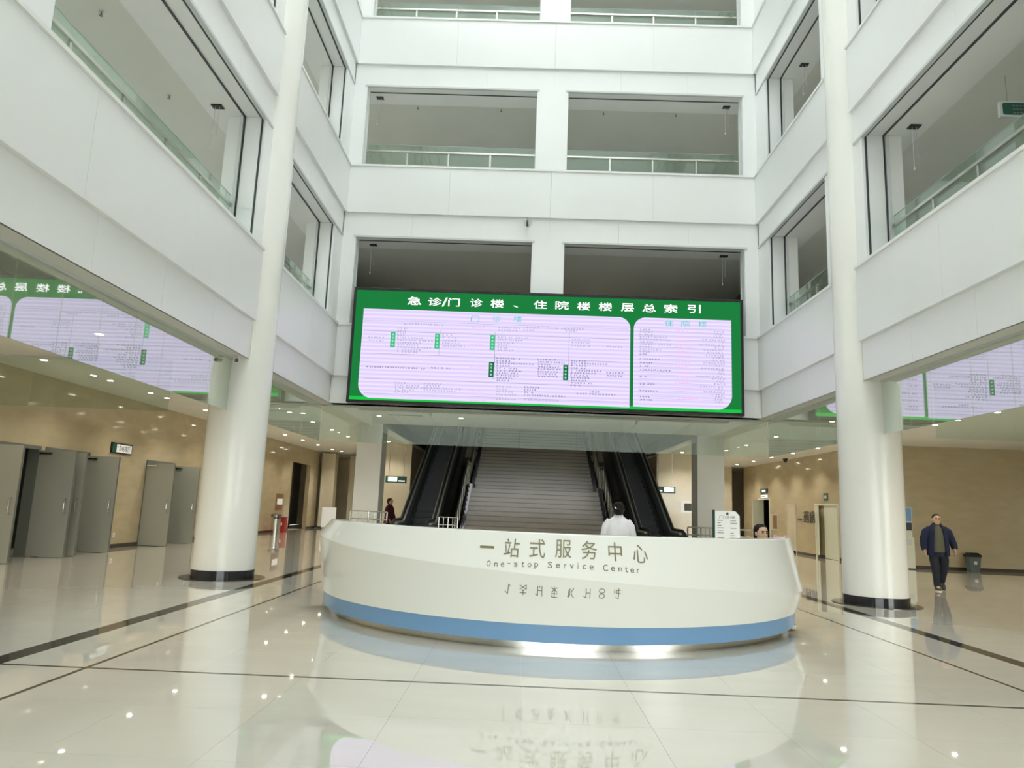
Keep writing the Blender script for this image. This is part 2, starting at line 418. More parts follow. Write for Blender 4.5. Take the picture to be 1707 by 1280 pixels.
# ---- ground floor side walls
mb = MB(); XL = -10.74
dY = [(14.45, 16.08), (16.35, 17.95), (20.85, 22.45)]        # three door openings
edges = [-8.6] + [v for p in dY for v in p] + [34.2, 37.1, 40]
for a, b in [(-8.6, 14.45), (16.08, 16.35), (17.95, 20.85), (22.45, 34.2), (37.1, 38.6)]: mb.box(XL - .2, XL, a, b, 0, 3.97)
for a, b in dY: mb.box(XL - .2, XL, a, b, 2.36, 3.97)
mb.box(XL - .2, XL, 34.2, 37.1, 3.17, 3.97)
struct(mb.build('wall_outer_left', 'stone'))
mb = MB()
for a, b in [(-8.6, 14.40), (18.0, 20.80), (22.5, 34.2), (37.1, 38.6)]: mb.box(XL - .01, XL + .012, a, b, 0, .1)
struct(mb.build('baseboard_left', 'skirting'))
mb = MB(); XR = 11.6
mb.box(XR, XR + .2, 24.4, 34.55, 0, 3.97); mb.box(XR, XR + .2, 34.55, 36.1, 2.3, 3.97); mb.box(XR, XR + .2, 36.1, 38.6, 0, 3.97)
mb.box(XR + .2, 22, 24.4, 24.6, 0, 3.97)
struct(mb.build('wall_outer_right', 'stone'))
mb = MB(); mb.box(XR - .012, XR + .01, 24.4, 34.5, 0, .1); mb.box(XR - .012, XR + .01, 36.2, 38.6, 0, .1); mb.box(XR - .012, 22, 24.388, 24.41, 0, .1)
struct(mb.build('baseboard_right', 'skirting'))
struct(bx(21.6, 21.8, -8.6, 24.4, 0, 3.97).build('wall_wing_right', 'stone'))
# dark lobby behind the doors on the left, and rooms behind the far doorways
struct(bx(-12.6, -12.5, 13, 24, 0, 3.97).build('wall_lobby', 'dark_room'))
struct(bx(XL - 1.2, XL - 1.1, 33, 38, 0, 3.97).build('wall_alcove', 'door_brown'))
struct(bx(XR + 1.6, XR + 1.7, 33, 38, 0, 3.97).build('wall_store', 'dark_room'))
# rear end of the ground floor
mb = MB(); mb.box(-13, -4.55, 43, 43.2, 0, 3.97); mb.box(5.6, 14, 43, 43.2, 0, 3.97)
struct(mb.build('wall_rear', 'stone_pale'))
for s, x in ((-1, -5.0), (1, 6.05)):
    struct(bx(x - .1, x + .1, 31.5, 43, 0, 3.97).build('wall_stair_' + ('left' if s < 0 else 'right'), 'stone_pale'))
    struct(bx(CX + s * 5.13 - .06, CX + s * 5.13 + .06, 24.4, 38.5, 3.97, 8.7).build('wall_stairwell_' + ('left' if s < 0 else 'right'), 'white_paint'))
struct(bx(-6.6, -4.75, 31.3, 31.5, 0, 3.97).build('wall_facing_left', 'stone_pale')); struct(bx(5.8, 7.6, 31.3, 31.5, 0, 3.97).build('wall_facing_right', 'stone_pale'))
struct(bx(7.6, 11.0, 38.6, 38.8, 0, 3.97).build('wall_far_right', 'stone_pale'))
# pilasters and glazed lobby past the left doorway
for i, (y, x) in enumerate(((38.8, -10.2), (40.4, -9.1), (41.8, -8.2))):
    p = thing('pilaster', ['pale stone pilaster beside the dark doorway at far left', 'second stone pilaster behind the far left doorway', 'stone pilaster nearest the white square pier at far left'][i], 'pilaster', (x, y, 0))
    bx(-.35, .35, -.3, .3, 0, 3.9).build('shaft', 'stone_pale', p); bx(-.37, .37, -.32, .32, 0, .1).build('base', 'skirting', p)

# ================================================================== COLUMNS
def column(name, x, y, label, n_top=19.5):
    t = thing(name, label, 'column', (x, y, 0), group='round white columns')
    MB().lathe([(.54, .16), (.54, n_top)], n=64).build('shaft', 'column_paint', t, smooth=True)
    MB().lathe([(.55, .012), (.55, .155), (.54, .16)], n=64).build('skirting_band', 'black_gloss', t, smooth=True)
    MB().lathe([(.74, .0005), (.74, .012), (.55, .014)], n=64).build('floor_ring', 'dark_stone', t, smooth=True)
    return t
column('round_column', CX - 5.9, 13.6, 'tall round white column left of the service desk')
column('round_column', CX + 5.9, 13.6, 'tall round white column right of the service desk')
for x0, x1, lb in ((-5.36, -4.55, 'white square pier left of the left escalator'), (5.6, 6.45, 'white square pier right of the right escalator')):
    t = thing('square_pier', lb, 'pier', ((x0 + x1) / 2, 23.9, 0)); h = (x1 - x0) / 2
    bx(-h, h, -.42, .42, 0, 3.966).build('shaft', 'white_paint', t); bx(-h - .012, h + .012, -.432, .432, 0, .1).build('base', 'skirting', t)

# ================================================================== HANGING GLASS SMOKE CURTAINS
def curtain(label, panes, axis, pos, z0=3.0, z1=3.965, gm='glass_smoke'):
    t = thing('glass_smoke_curtain', label, 'glass panel', (0, 0, 0), group=None)
    for a, b in panes:
        if axis == 'x': bx(pos - .006, pos + .006, a + .003, b - .003, z0, z1).build('glass_pane', gm, t)
        else: bx(a + .003, b - .003, pos - .006, pos + .006, z0, z1).build('glass_pane', gm, t)
    a, b = panes[0][0], panes[-1][1]
    if axis == 'x': bx(pos - .03, pos + .03, a, b, z1 - .03, z1 + .004).build('top_channel', 'trim_grey', t)
    else: bx(a, b, pos - .03, pos + .03, z1 - .03, z1 + .004).build('top_channel', 'trim_grey', t)
def chain(v): return list(zip(v[:-1], v[1:]))
GX = 5.92
yn2 = [.8, 1.6, 2.4, 3.2, 4.0, 4.8, 5.6, 6.5, 7.32, 8.11, 8.9, 9.72, 10.52, 12.15, 13.06]
curtain('glass smoke barrier hanging left of the hall, in front of the left column', chain(yn2), 'x', CX - GX)
curtain('glass smoke barrier hanging right of the hall, in front of the right column', chain([.8, 1.6, 2.4, 3.2, 4.0, 4.8, 5.6, 6.5, 7.32, 8.11, 8.9, 9.55, 10.45, 11.5, 12.15, 13.06]), 'x', CX + GX)
curtain('glass smoke barrier hanging between the left column and the back wall', chain([14.14, 15.9, 17.6, 19.2]), 'x', CX - GX)
curtain('glass smoke barrier hanging between the right column and the back wall', chain([14.14, 15.9, 17.6, 19.2]), 'x', CX + GX)
curtain('long glass smoke barrier hanging under the big screen', chain([CX - 5.9, -4.15, -3.1, -1.6, -.1, 1.4, 2.9, 4.4, CX + 5.9]), 'y', 19.22, gm='glass_smoke_back')
curtain('glass smoke barrier across the left aisle above the grey doors', chain([-10.7, -9.4, -8.0, -6.72]), 'y', 13.57, gm='glass_smoke_back')
curtain('glass smoke barrier across the right aisle above the walking man', chain([7.55, 9.0, 10.5, 12, 13.5, 15, 16.5]), 'y', 13.4, gm='glass_smoke_back')

# ================================================================== GALLERY RAILINGS
def railing(label, axis, pos, a, b, zt, posts, out):
    """zt = top of the glass; posts stand on the gallery side"""
    t = thing('glass_railing', label, 'railing', (0, 0, 0)); z0 = zt - 1.30
    def B(name, u0, u1, d0, d1, z0_, z1_, m):
        if axis == 'x': return bx(pos + out * d0, pos + out * d1, u0, u1, z0_, z1_).build(name, m, t)
        return bx(u0, u1, pos + out * d0, pos + out * d1, z0_, z1_).build(name, m, t)
    cuts = [a] + posts + [b]
    for u0, u1 in chain(cuts): B('glass_pane', u0 + .012, u1 - .012, -.006, .006, z0, zt, 'glass_rail')
    for u in posts: B('post', u - .022, u + .022, -.04, -.008, z0, zt - .20, 'steel')
    B('handrail', a, b, -.055, -.008, zt - .235, zt - .185, 'steel')
    B('top_edge', a, b, -.008, .008, zt, zt + .006, 'trim_grey')
def posts(a, b, st=1.19, off=.4): 
    r = []; u = a + off
    while u < b - .3: r.append(u); u += st
    return r
names = ['second', 'third', 'fourth']
for s, nm in ((-1, 'left'), (1, 'right')):
    for lv in range(3):
        zt = [6.98, 11.5, 16.0][lv]
        if lv == 0: railing(f'glass railing with steel posts on the second floor of the {nm} gallery, nearest bay', 'x', CX + s * 6.12, 6.84, 12.74, zt, posts(6.84, 12.74, 1.19, 1.0), s)
        if lv < 2: railing(f'glass railing on the {names[lv]} floor of the {nm} gallery, between column and back wall', 'x', CX + s * 6.12, 14.47, 17.93, zt, posts(14.47, 17.93, 1.19, .6), s)
for lv in (1, 2):
    zt = [0, 11.47, 15.95][lv]
    railing(f'glass railing in the left opening of the back wall, {names[lv]} floor', 'y', 19.25, -4.72, .05, zt, [-3.56, -2.39, -1.21], 1)
    railing(f'glass railing in the right opening of the back wall, {names[lv]} floor', 'y', 19.25, .93, 5.76, zt, [2.16, 3.36, 4.58], 1)

# ================================================================== THE BIG SCREEN
SY = 18.40
scr = thing('led_screen', 'huge green and white hospital directory screen hung on the back wall', 'screen', (0, 0, 0))
x0, x1, z0, z1 = -4.56, 5.58, 3.955, 7.0
fr = MB(); f = .07
fr.box(x0, x1, SY - .02, SY + .27, z0, z0 + f).box(x0, x1, SY - .02, SY + .27, z1 - f, z1).box(x0, x0 + f, SY - .02, SY + .27, z0 + f, z1 - f).box(x1 - f, x1, SY - .02, SY + .27, z0 + f, z1 - f)
fr.box(x0 + f, x1 - f, SY + .2, SY + .27, z0 + f, z1 - f)
fr.build('bezel', 'black', scr)
disp = bx(x0 + f, x1 - f, SY, SY + .02, z0 + f, z1 - f).build('display', 'led_green', scr)
disp['label'] = 'green lit display surface'
bx(x0 + f, x1 - f, SY - .002, SY, z0 + f, z0 + f + .09).build('bright_green_edge', 'led_green_bright', disp)
def rpoly(xa, xb, za, zb, rad):        # rad: tl, tr, br, bl
    P = []
    for (cx_, cz, a0, r) in ((xb - rad[1], zb - rad[1], 0, rad[1]), (xa + rad[0], zb - rad[0], 90, rad[0]), (xa + rad[3], za + rad[3], 180, rad[3]), (xb - rad[2], za + rad[2], 270, rad[2])):
        if r < .02: P.append((cx_, cz)); continue
        for k in range(9): t = math.radians(a0 + 90 * k / 8); P.append((cx_ + r * math.cos(t), cz + r * math.sin(t)))
    return P
MB().prism(rpoly(-4.28, 2.67, 4.075, 6.43, (0, .3, 0, .36)), 'y', SY - .004, SY).build('white_page', 'led_white', disp)
MB().prism(rpoly(2.76, 5.27, 4.10, 6.44, (.3, 0, .36, 0)), 'y', SY - .004, SY).build('white_page', 'led_white', disp)
UX, UZ = (1, 0, 0), (0, 0, 1)
# headline, character by character as spaced in the photograph (pixel centres)
heads = [('急', 691, 501.5, 24), ('诊', 725, 503, 24), ('/', 741.5, 503.5, 10), ('门', 757, 504, 20), ('诊', 794, 505, 22), ('楼', 829, 506, 23), ('、', 859.5, 511, 9), ('住', 900.5, 508, 23),
         ('院', 937, 509, 23), ('楼', 973, 510.5, 23), ('楼', 1009, 511.5, 23), ('层', 1046, 512.5, 22), ('总', 1082, 513.5, 23), ('索', 1118, 514.5, 23), ('引', 1157, 515, 22)]
for ch, px, py, wpx in heads:
    p = onY((px, py), SY)
    text_obj('headline_character', ch, .3, 'led_title', (p.x, SY - .008, p.z), UX, UZ, disp, extrude=.002, offset=.003, fit=(wpx * 18.4 / 1215, (.05 if ch == '、' else .22) if ch != '/' else .24))
for ch, px, py in (('门', 792, 531), ('诊', 828, 531.5), ('楼', 863, 532), ('住', 1115, 539), ('院', 1143, 540), ('楼', 1171, 540.5)):
    p = onY((px, py), SY)
    text_obj('page_title_character', ch, .2, 'led_teal', (p.x, SY - .008, p.z), UX, UZ, disp, extrude=.002, fit=(.22, .155))
# small print: dashes for unreadable rows
def dashes(rows, m, name, h=.040):
    mb = MB()
    for px, py, wpx in rows:
        p = onY((px, py), SY); x = p.x; xe = x + wpx * 18.4 / 1215
        while x < xe:
            cw = random.uniform(.045, .075)
            for k in range(3):
                a = x + cw * random.uniform(0, .5); b = min(a + cw * random.uniform(.3, .6), x + cw); zz = p.z + (k - 1) * h * .36
                mb.box(a, b, SY - .006, SY - .004, zz - .0055, zz + .0055)
            if random.random() < .8: a = x + cw * random.uniform(.1, .8); mb.box(a, a + .010, SY - .006, SY - .004, p.z - h / 2, p.z + h / 2)
            x += cw + .012
            if random.random() < .06: x += .05
    return mb.build(name, m, disp)
soft, dark, pink = [], [], []
S = lambda px, py, w: soft.append((px, py, w)); Dk = lambda px, py, w: dark.append((px, py, w)); Pk = lambda px, py, w: pink.append((px, py, w))
S(674, 540, 66); S(614, 562, 26); S(614, 567, 25)
for k, wd in enumerate((16, 14, 15, 16, 42, 60, 40, 34, 56, 40, 34)): S(662, 547 + k * 3.9, wd)
for k, wd in enumerate((17, 24, 22, 34, 38)): S(737, 558 + k * 4.6, wd)
S(830, 546, 34); S(830, 550, 34); S(872, 546, 24); S(872, 550, 16); S(912, 547, 60); S(942, 551, 20)
for k, wd in enumerate((52, 40, 24, 22, 18, 26)): S(829, 562 + k * 4.3, wd)
for k in range(3): S(952, 566 + k * 5, 30)
S(1011, 578, 26)
Dk(611, 611, 100); Dk(718, 613, 32)
for k, wd in enumerate((40, 26, 64, 22, 34, 44, 40, 36, 26, 22)): Dk(827, 597 + k * 4.1, wd)
for k, wd in enumerate((30, 44, 20, 34, 36, 34, 32, 32)): Dk(896, 599 + k * 4.0, wd)
for k, wd in enumerate((24, 62, 24, 24, 50, 40, 30, 30, 28, 36, 18)): Dk(951, 601 + k * 4.1, wd)
Dk(1010, 621, 28); Dk(1011, 626, 26)
for k, wd in enumerate((16, 40, 50, 34, 20)): S(658, 638 + k * 3.8, wd)
for k, wd in enumerate((30, 26, 62, 52)): S(706, 639 + k * 3.8, wd)
for k, wd in enumerate((24, 18, 28, 34)): S(827, 644 + k * 4.4, wd)
for k, wd in enumerate((24, 20, 16, 66)): Dk(873, 645 + k * 4.4, wd)
S(826, 665, 30); S(873, 666, 60); Dk(982, 653, 18); Dk(961, 656, 64); S(906, 660, 36)
for k, wd in enumerate((14, 20, 22, 44, 52, 24, 52, 22, 34, 16)): S(1066, 549 + k * 4.1, wd)
for py, wd in ((590, 12), (598, 34), (604, 22), (610, 12), (616, 48), (627, 10), (640, 30), (651, 28), (661, 16), (666, 22)): Dk(1066, py, wd)
for k, wd in enumerate((17, 15, 17, 36, 4, 40, 16, 34, 28, 30, 18, 18, 34, 14, 38, 8, 10, 46, 20, 12, 16, 40, 14, 34, 20, 14, 16, 14)): S(1206 - wd, 553 + k * 4.35, wd)
for py in (545, 574, 612.5, 651, 667): Pk(785 if py < 560 else 783, py, 22)
for k in range(12): Pk(1126, 552 + k * 8.6, 22)
Pk(1130, 664, 30)
dashes(soft, 'led_ink', 'small_print'); dashes(dark, 'led_ink_dark', 'small_print'); dashes(pink, 'led_pink', 'pink_print')
# hairlines between rows, vertical rules and green tags
mb = MB()
for ya, yb, xa, xb in ((537, 545, 606, 1048), (553, 564, 606, 1048), (590, 602, 606, 1048), (632, 644, 606, 1048), (657, 668, 606, 1048)):
    p, q = onY((xa, ya), SY), onY((xb, yb), SY); zz = (p.z + q.z) / 2; mb.box(p.x, q.x, SY - .0055, SY - .004, zz - .005, zz + .005)
for k in range(19):
    p, q = onY((1064, 545 + k * 6.6), SY), onY((1208, 549 + k * 6.6), SY); zz = (p.z + q.z) / 2; mb.box(p.x, q.x, SY - .0055, SY - .004, zz - .003, zz + .003)
for px, ya, yb in ((734, 550, 592), (826, 553, 632), (949, 555, 640), (825, 592, 633)):
    p, q = onY((px, ya), SY), onY((px, yb), SY); mb.box(p.x - .006, p.x + .006, SY - .0055, SY - .004, q.z, p.z)
mb.build('rules', 'led_ink', disp)
for px, py, m in ((655, 566, 'led_tag'), (729, 568.5, 'led_tag'), (821, 571, 'led_tag'), (819, 616, 'led_tag_dark'), (943, 621, 'led_tag_dark')):
    p = onY((px, py), SY); g = bx(p.x - .065, p.x + .06, SY - .0065, SY - .004, p.z - .2, p.z + .2).build('green_tag', m, disp)
    mb = MB()
    for k in range(4):
        zz = p.z + .13 - k * .09
        mb.box(p.x - .03, p.x + .025, SY - .008, SY - .0065, zz - .006, zz + .006).box(p.x - .03, p.x + .02, SY - .008, SY - .0065, zz + .022, zz + .030).box(p.x - .006, p.x + .004, SY - .008, SY - .0065, zz - .026, zz + .030)
    mb.build('tag_marks', 'led_tag_mark', disp)

# ================================================================== SERVICE DESK
DX, DY, DR = .55, 11.3, 3.30
A0, A1 = -77, 71           # degrees from the direction facing the camera
def dpt(a, r, z): t = math.radians(a); return (DX + r * math.sin(t), DY - r * math.cos(t), z)
def zr(a): return .75 - a * .0034
def desk_band(prof, name, m, n=90, sm=True, parent=None, bevel=0):
    rings = []
    for i in range(n + 1):
        a = A0 + (A1 - A0) * i / n; rings.append([dpt(a, r, z) for r, z in prof(a)])
    return MB().loft(rings).build(name, m, parent, smooth=6)
desk = thing('service_desk', 'large curved white reception desk with a blue band, in the middle of the hall', 'desk', (0, 0, 0))
desk_band(lambda a: [(DR - .1, 0), (DR - .02, 0), (DR - .02, .08), (DR - .1, .08)], 'plinth', 'steel', parent=desk)
desk_band(lambda a: [(DR - .1, .08), (DR + .055, .08), (DR + .065, .262), (DR - .1, .262)], 'blue_band', 'desk_blue', parent=desk)
desk_band(lambda a: [(DR - .1, .262), (DR + .085, .262), (DR + .17, zr(a) - .01), (DR + .172, zr(a)), (DR + .17, zr(a) + .01), (DR + .03, 1.19), (DR + .02, 1.2), (DR - .16, 1.2), (DR - .165, 1.19), (DR - .1, .9)], 'front_shell', 'desk_white', parent=desk)
desk_band(lambda a: [(DR - .78, .71), (DR - .1, .71), (DR - .1, .75), (DR - .78, .75)], 'worktop', 'desk_white', parent=desk)
desk_band(lambda a: [(DR - .72, 0), (DR - .66, 0), (DR - .66, .71), (DR - .72, .71)], 'inner_panel', 'desk_white', parent=desk)
def desk_surface(u, z, e=.004):
    """point on the desk's front: u = arc length from the middle, z = height"""
    a = math.degrees(u / (DR + .2)); q = zr(a)
    r = DR + .17 + (z - q) / (1.19 - q) * (.03 - .17) if z > q else DR + .085 + (z - .262) / (q - .262) * (.17 - .085)
    return Vector(dpt(a, r + e, z))
def desk_text(s, name, u, z, wdt, hgt, m, offset=0):
    me = text_mesh(s, .25, m, .002, 1, offset); xs = [v.co.x for v in me.vertices]; ys = [v.co.y for v in me.vertices]
    sx = wdt / (max(xs) - min(xs)); sy = hgt / (max(ys) - min(ys)); mx, my = (max(xs) + min(xs)) / 2, (max(ys) + min(ys)) / 2
    for v in me.vertices: v.co = desk_surface(u + (v.co.x - mx) * sx, z + (v.co.y - my) * sy, .002 + (.004 if v.co.z > 0 else 0))
    return link(name, me, desk)
import mathutils
def px_to_desk(px, py):
    """arc position and height on the desk front hit by the line of sight through a pixel"""
    d = ray((px, py)); best = None
    for i in range(400):
        t = 6.5 + i * .01; P = Vector((0, 0, HC)) + d * t
        a = math.degrees(math.atan2(P.x - DX, DY - P.y)); q = zr(a); z = P.z
        r = DR + .17 + (z - q) / (1.19 - q) * (.03 - .17) if z > q else DR + .085 + (z - .262) / (q - .262) * (.17 - .085)
        if math.hypot(P.x - DX, P.y - DY) < r: return math.radians(a) * (DR + .2), z
MPX = 7.72 / 1228
for ch, px, py, wp, hp in (('一', 812.5, 911.5, 26, 3.8), ('站', 853.5, 913, 27, 29), ('式', 896, 914, 27.5, 29), ('服', 939, 914.5, 28, 27.5), ('务', 982, 916.5, 27.5, 28.5), ('中', 1025, 919.5, 24.5, 29), ('心', 1067, 923, 27, 28)):
    u, z = px_to_desk(px, py); desk_text(ch, 'desk_letter', u, z, wp * MPX, hp * MPX * 1.06, 'gold', 0)
eng = [('O', 815, 939, 7, 9), ('n', 827, 940.8, 6, 6.3), ('e', 838, 940.8, 6, 6.3), ('-', 849, 939, 5.5, 1.1), ('s', 860, 940.8, 6, 6.3), ('t', 872, 940.3, 5, 8), ('o', 883, 941.6, 6.4, 6.3), ('p', 894, 943, 6.6, 9), ('S', 917, 941.3, 7.6, 9.6), ('e', 930, 943, 6.6, 6.6), ('r', 942, 943.6, 4, 6.6), ('v', 953, 944, 6.8, 6.4), ('i', 963.5, 943, 1.3, 9.4), ('c', 974, 945, 6, 6.5), ('e', 986, 945.7, 7, 6.6), ('C', 1009, 946.3, 8.2, 9.6), ('e', 1021.5, 948, 6.8, 6.6), ('n', 1033.5, 948.8, 6, 6.4), ('t', 1044, 949, 5, 8.6), ('e', 1053.5, 951, 6.6, 6.6), ('r', 1063.5, 951.6, 4, 6.6)]
for ch, px, py, wp, hp in eng:
    u, z = px_to_desk(px, py); desk_text(ch, 'desk_letter', u, z, wp * MPX, hp * MPX * 1.06, 'ink_grey', .0004)
# third line: eight signs drawn as strokes (x right, y up, in a unit box)
circ = lambda cy: [(.5 + .42 * math.cos(t * math.pi / 6), cy + .21 * math.sin(t * math.pi / 6)) for t in range(13)]
signs = [(847, 981, 11, 16, [[(.85, .8), (.6, 1), (.45, .0), (0, .25)]]),
         (872, 983, 11, 17, [[(0, .95), (1, .55), (1, 1), (0, .55)], [(.5, .55), (.5, 0)], [(0, .22), (1, .22)], [(.3, .45), (.7, .45)]]),
         (898, 985, 11, 17, [[(.35, 1), (.35, .05), (0, .2)], [(1, 1), (1, 0)], [(.35, .55), (1, .55)], [(.65, 1), (.65, .8)]]),
         (924, 987, 11, 17, [[(.5, 1), (.5, 0)], [(.05, .95), (.95, .5)], [(.95, .95), (.05, .5)], [(0, .36), (1, .36)], [(.12, .2), (.12, .02)], [(.12, .02), (.95, .02)]]),
         (951, 988, 11, 16, [[(0, .15), (.2, .05), (.25, .8), (.5, .9)], [(1, 1), (.6, .6), (.6, .35), (1, 0)], [(.35, .75), (.35, .2)]]),
         (978, 989, 11, 16, [[(.4, 1), (.4, .03), (0, .22)], [(1, 1), (1, 0)], [(.4, .55), (1, .55)]]),
         (1003, 989, 11, 17, [circ(.74), circ(.25)]),
         (1029, 989, 11, 17, [[(.7, 1), (.7, .0), (.2, .12)], [(.05, .85), (.05, .5)], [(.3, .8), (1, .8)], [(.25, .5), (1, .5)], [(.4, .8), (.4, .5)]])]
for px, py, wp, hp, strokes in signs:
    u, z = px_to_desk(px, py); W, Hh = wp * MPX, hp * MPX; mb = MB()
    for st in strokes:
        for (ax, ay), (bx_, by) in chain(st):
            n = 3; pts = []
            for k in range(n + 1):
                tt = k / n; pts.append(desk_surface(u + (ax + (bx_ - ax) * tt - .5) * W, z + (ay + (by - ay) * tt - .5) * Hh, .002))
            mb.tube(pts, .0042, 5)
    mb.build('desk_sign', 'ink_grey', desk)
# small things on the desk's right end
t = thing('paper_tray', 'small pale pink tray on the right end of the service desk', 'tray', (*dpt(63, DR - .07, 1.2)[:2], 1.2), math.radians(63))
bx(-.11, .11, -.07, .07, 0, .012).build('base', 'pink', t); bx(-.11, .11, -.07, -.06, .012, .035).build('rim', 'pink', t); bx(-.11, .11, .06, .07, .012, .035).build('rim', 'pink', t)

# ================================================================== STAIRS AND ESCALATORS
SX0, SX1 = .5 - 2.33, .5 + 2.33
st = thing('staircase', 'wide stone staircase rising behind the service desk', 'stairs', (0, 23.4, 0))
RZ, TY = .164, .328
def flight(y0, z0, n):
    for i in range(n):
        z = z0 + RZ * (i + 1); y = y0 + TY * i
        bx(SX0, SX1, y, y + TY + .02, z - RZ, z - .03).build('riser', 'step_stone', st)
        bx(SX0, SX1, y - .025, y + TY + .02, z - .03, z).build('tread', 'step_edge_shade', st)
        for sx in (-1, 1):
            xx = SX0 if sx < 0 else SX1
            bx(xx, xx + sx * .16, y + .03, y + TY + .1, z - .25, z + .14).build('black_skirting', 'black_gloss', st)
    return y0 + TY * n, z0 + RZ * n
ya, za = flight(0, 0, 13)
bx(SX0 - .16, SX1 + .16, ya, ya + 1.5, za - .3, za).build('landing', 'step_stone', st)
yb, zb = flight(ya + 1.5, za, 21)
bx(SX0 - .16, SX1 + .16, yb, 15.08, 5.3, zb).build('upper_landing', 'step_stone', st)
for s, nm in ((-1, 'left'), (1, 'right')):
    x = (SX0 if s < 0 else SX1) + s * .24
    t = thing('stair_railing', f'steel stair railing on the {nm} side of the stone staircase', 'railing', (x, 23.4, 0))
    L = [(0, .0), (ya, za), (ya + 1.5, za), (yb, zb)]
    for (p0, q0), (p1, q1) in chain(L):
        MB().tube([(0, p0, q0 + 1.0), (0, p1, q1 + 1.0)], .03, 8).build('handrail', 'steel_dark', t)
        n = max(1, round((p1 - p0) / .9))
        for k in range(n + (p1 == yb)):
            u = k / n; y = p0 + (p1 - p0) * u; z = q0 + (q1 - q0) * u
            MB().tube([(0, y, z), (0, y, z + 1.0)], .022, 8).build('post', 'steel', t)
            if k < n:
                u2 = (k + 1) / n; y2 = p0 + (p1 - p0) * u2; z2 = q0 + (q1 - q0) * u2
                MB().loft([[(-.006, y + .06, z + .12 + .06 * (z2 - z)), (-.006, y2 - .06, z2 + .12), (-.006, y2 - .06, z2 + .86), (-.006, y + .06, z + .86)],
                           [(.006, y + .06, z + .12), (.006, y2 - .06, z2 + .12), (.006, y2 - .06, z2 + .86), (.006, y + .06, z + .86)]]).build('infill_pane', 'frosted', t)
def escalator(label, xc):
    t = thing('escalator', label, 'escalator', (xc, 22.0, 0)); SL = .49; yk = .9
    def zz(y): return max(0, (y - yk) * SL)
    Y1 = 12.4; zt = zz(Y1)
    for s in (-1, 1):
        xi, xo = s * .42, s * .66
        MB().loft([[(xi, -.5, 0), (xi, yk, .14), (xi, Y1, zt + .14), (xi, Y1, zt - .9), (xi, yk + 1.2, 0)], [(xo, -.5, 0), (xo, yk, .14), (xo, Y1, zt + .14), (xo, Y1, zt - .9), (xo, yk + 1.2, 0)]]).build('side_skirt', 'esc_skirt', t)
        xb = s * .50
        P = [(-.55, .12), (-.85, .35), (-.9, .6), (-.75, .85), (-.45, .92), (yk, .93), (Y1, zt + .93), (Y1, zt + .12), (yk, .12)]
        MB().loft([[(xb - .02, y, z) for y, z in P], [(xb + .02, y, z) for y, z in P]]).build('balustrade', 'esc_panel', t)
        MB().tube([(xb, -.5, .13), (xb, -.82, .32), (xb, -.93, .6), (xb, -.8, .88), (xb, -.45, .97), (xb, yk, .98), (xb, Y1, zt + .98)], .045, 10).build('handrail', 'rubber', t)
        MB().loft([[(xb - .085, -.4, .86), (xb - .085, yk, .88), (xb - .085, Y1, zt + .88), (xb - .085, Y1, zt + .93), (xb - .085, yk, .93), (xb - .085, -.4, .91)], [(xb + .085, -.4, .86), (xb + .085, yk, .88), (xb + .085, Y1, zt + .88), (xb + .085, Y1, zt + .93), (xb + .085, yk, .93), (xb + .085, -.4, .91)]]).build('handrail_guide', 'esc_trim', t)
        MB().loft([[(s * .53, -.4, .12), (s * .53, yk, .16), (s * .53, Y1, zt + .16), (s * .53, Y1, zt + .2), (s * .53, yk, .2), (s * .53, -.4, .16)], [(s * .66, -.4, .12), (s * .66, yk, .16), (s * .66, Y1, zt + .16), (s * .66, Y1, zt + .2), (s * .66, yk, .2), (s * .66, -.4, .16)]]).build('deck_strip', 'steel_dark', t)
    bx(-.42, .42, -.6, .3, 0, .012).build('comb_plate', 'steel_dark', t)
    y = .3; z = 0.0
    while y < Y1 - .4:
        zn = zz(y + .2); bx(-.41, .41, y, y + .405, max(-.1, zn - .24), zn + .008).build('step', 'esc_black', t); y += .4
    return t
escalator('black escalator left of the stone staircase', -3.17)
escalator('black escalator right of the stone staircase', 4.2)

# ================================================================== DOORS ON THE LEFT
def leaf(parent, x0, x1, y, face, h=2.31, handle=True):
    """an open leaf standing across the aisle: spans x0..x1 at depth y"""
    l = bx(x0, x1, y - .022, y + .022, .012, h).build('door_leaf', 'door_grey', parent)
    xe = x1
    bx(xe - .004, xe + .004, y - .024, y + .024, .012, h).build('edge_strip', 'door_edge', l)
    if handle:
        hx = x1 - .09
        MB().tube([(hx, y - .022, .95), (hx, y - .075, .97), (hx, y - .085, 1.05), (hx, y - .085, 1.17), (hx, y - .075, 1.25), (hx, y - .022, 1.27)], .011, 8).build('handle', 'steel', l)
    bx(x0 + .02, x0 + .30, y - .06, y - .022, h - .09, h - .05).build('door_closer', 'steel', l)
for i, ((a, b), (la, lb)) in enumerate(zip(dY, ((14.40, 16.10), (16.55, 17.85), (20.83, 22.40)))):
    dn = struct(bpy.data.objects.new(f'door_{i + 1}', None)); C.objects.link(dn)
    fm = MB(); fm.box(XL - .21, XL + .03, a - .05, a + .03, 0, 2.40).box(XL - .21, XL + .03, b - .03, b + .05, 0, 2.40).box(XL - .21, XL + .03, a, b, 2.32, 2.40)
    fm.build('door_frame', 'door_edge', dn)
    leaf(dn, XL + .03, XL + .83, la, -1)
    leaf(dn, XL + .03, XL + .86, lb, -1)
# lobby device with blue light
t = thing('wall_terminal', 'small dark wall device with blue light inside the first open doorway', 'device', (-12.49, 18.0, 1.35))
bx(0, .05, -.12, .12, -.2, .2).build('case', 'black', t); bx(.05, .055, -.06, .06, .02, .12).build('screen', 'blue_led', t)
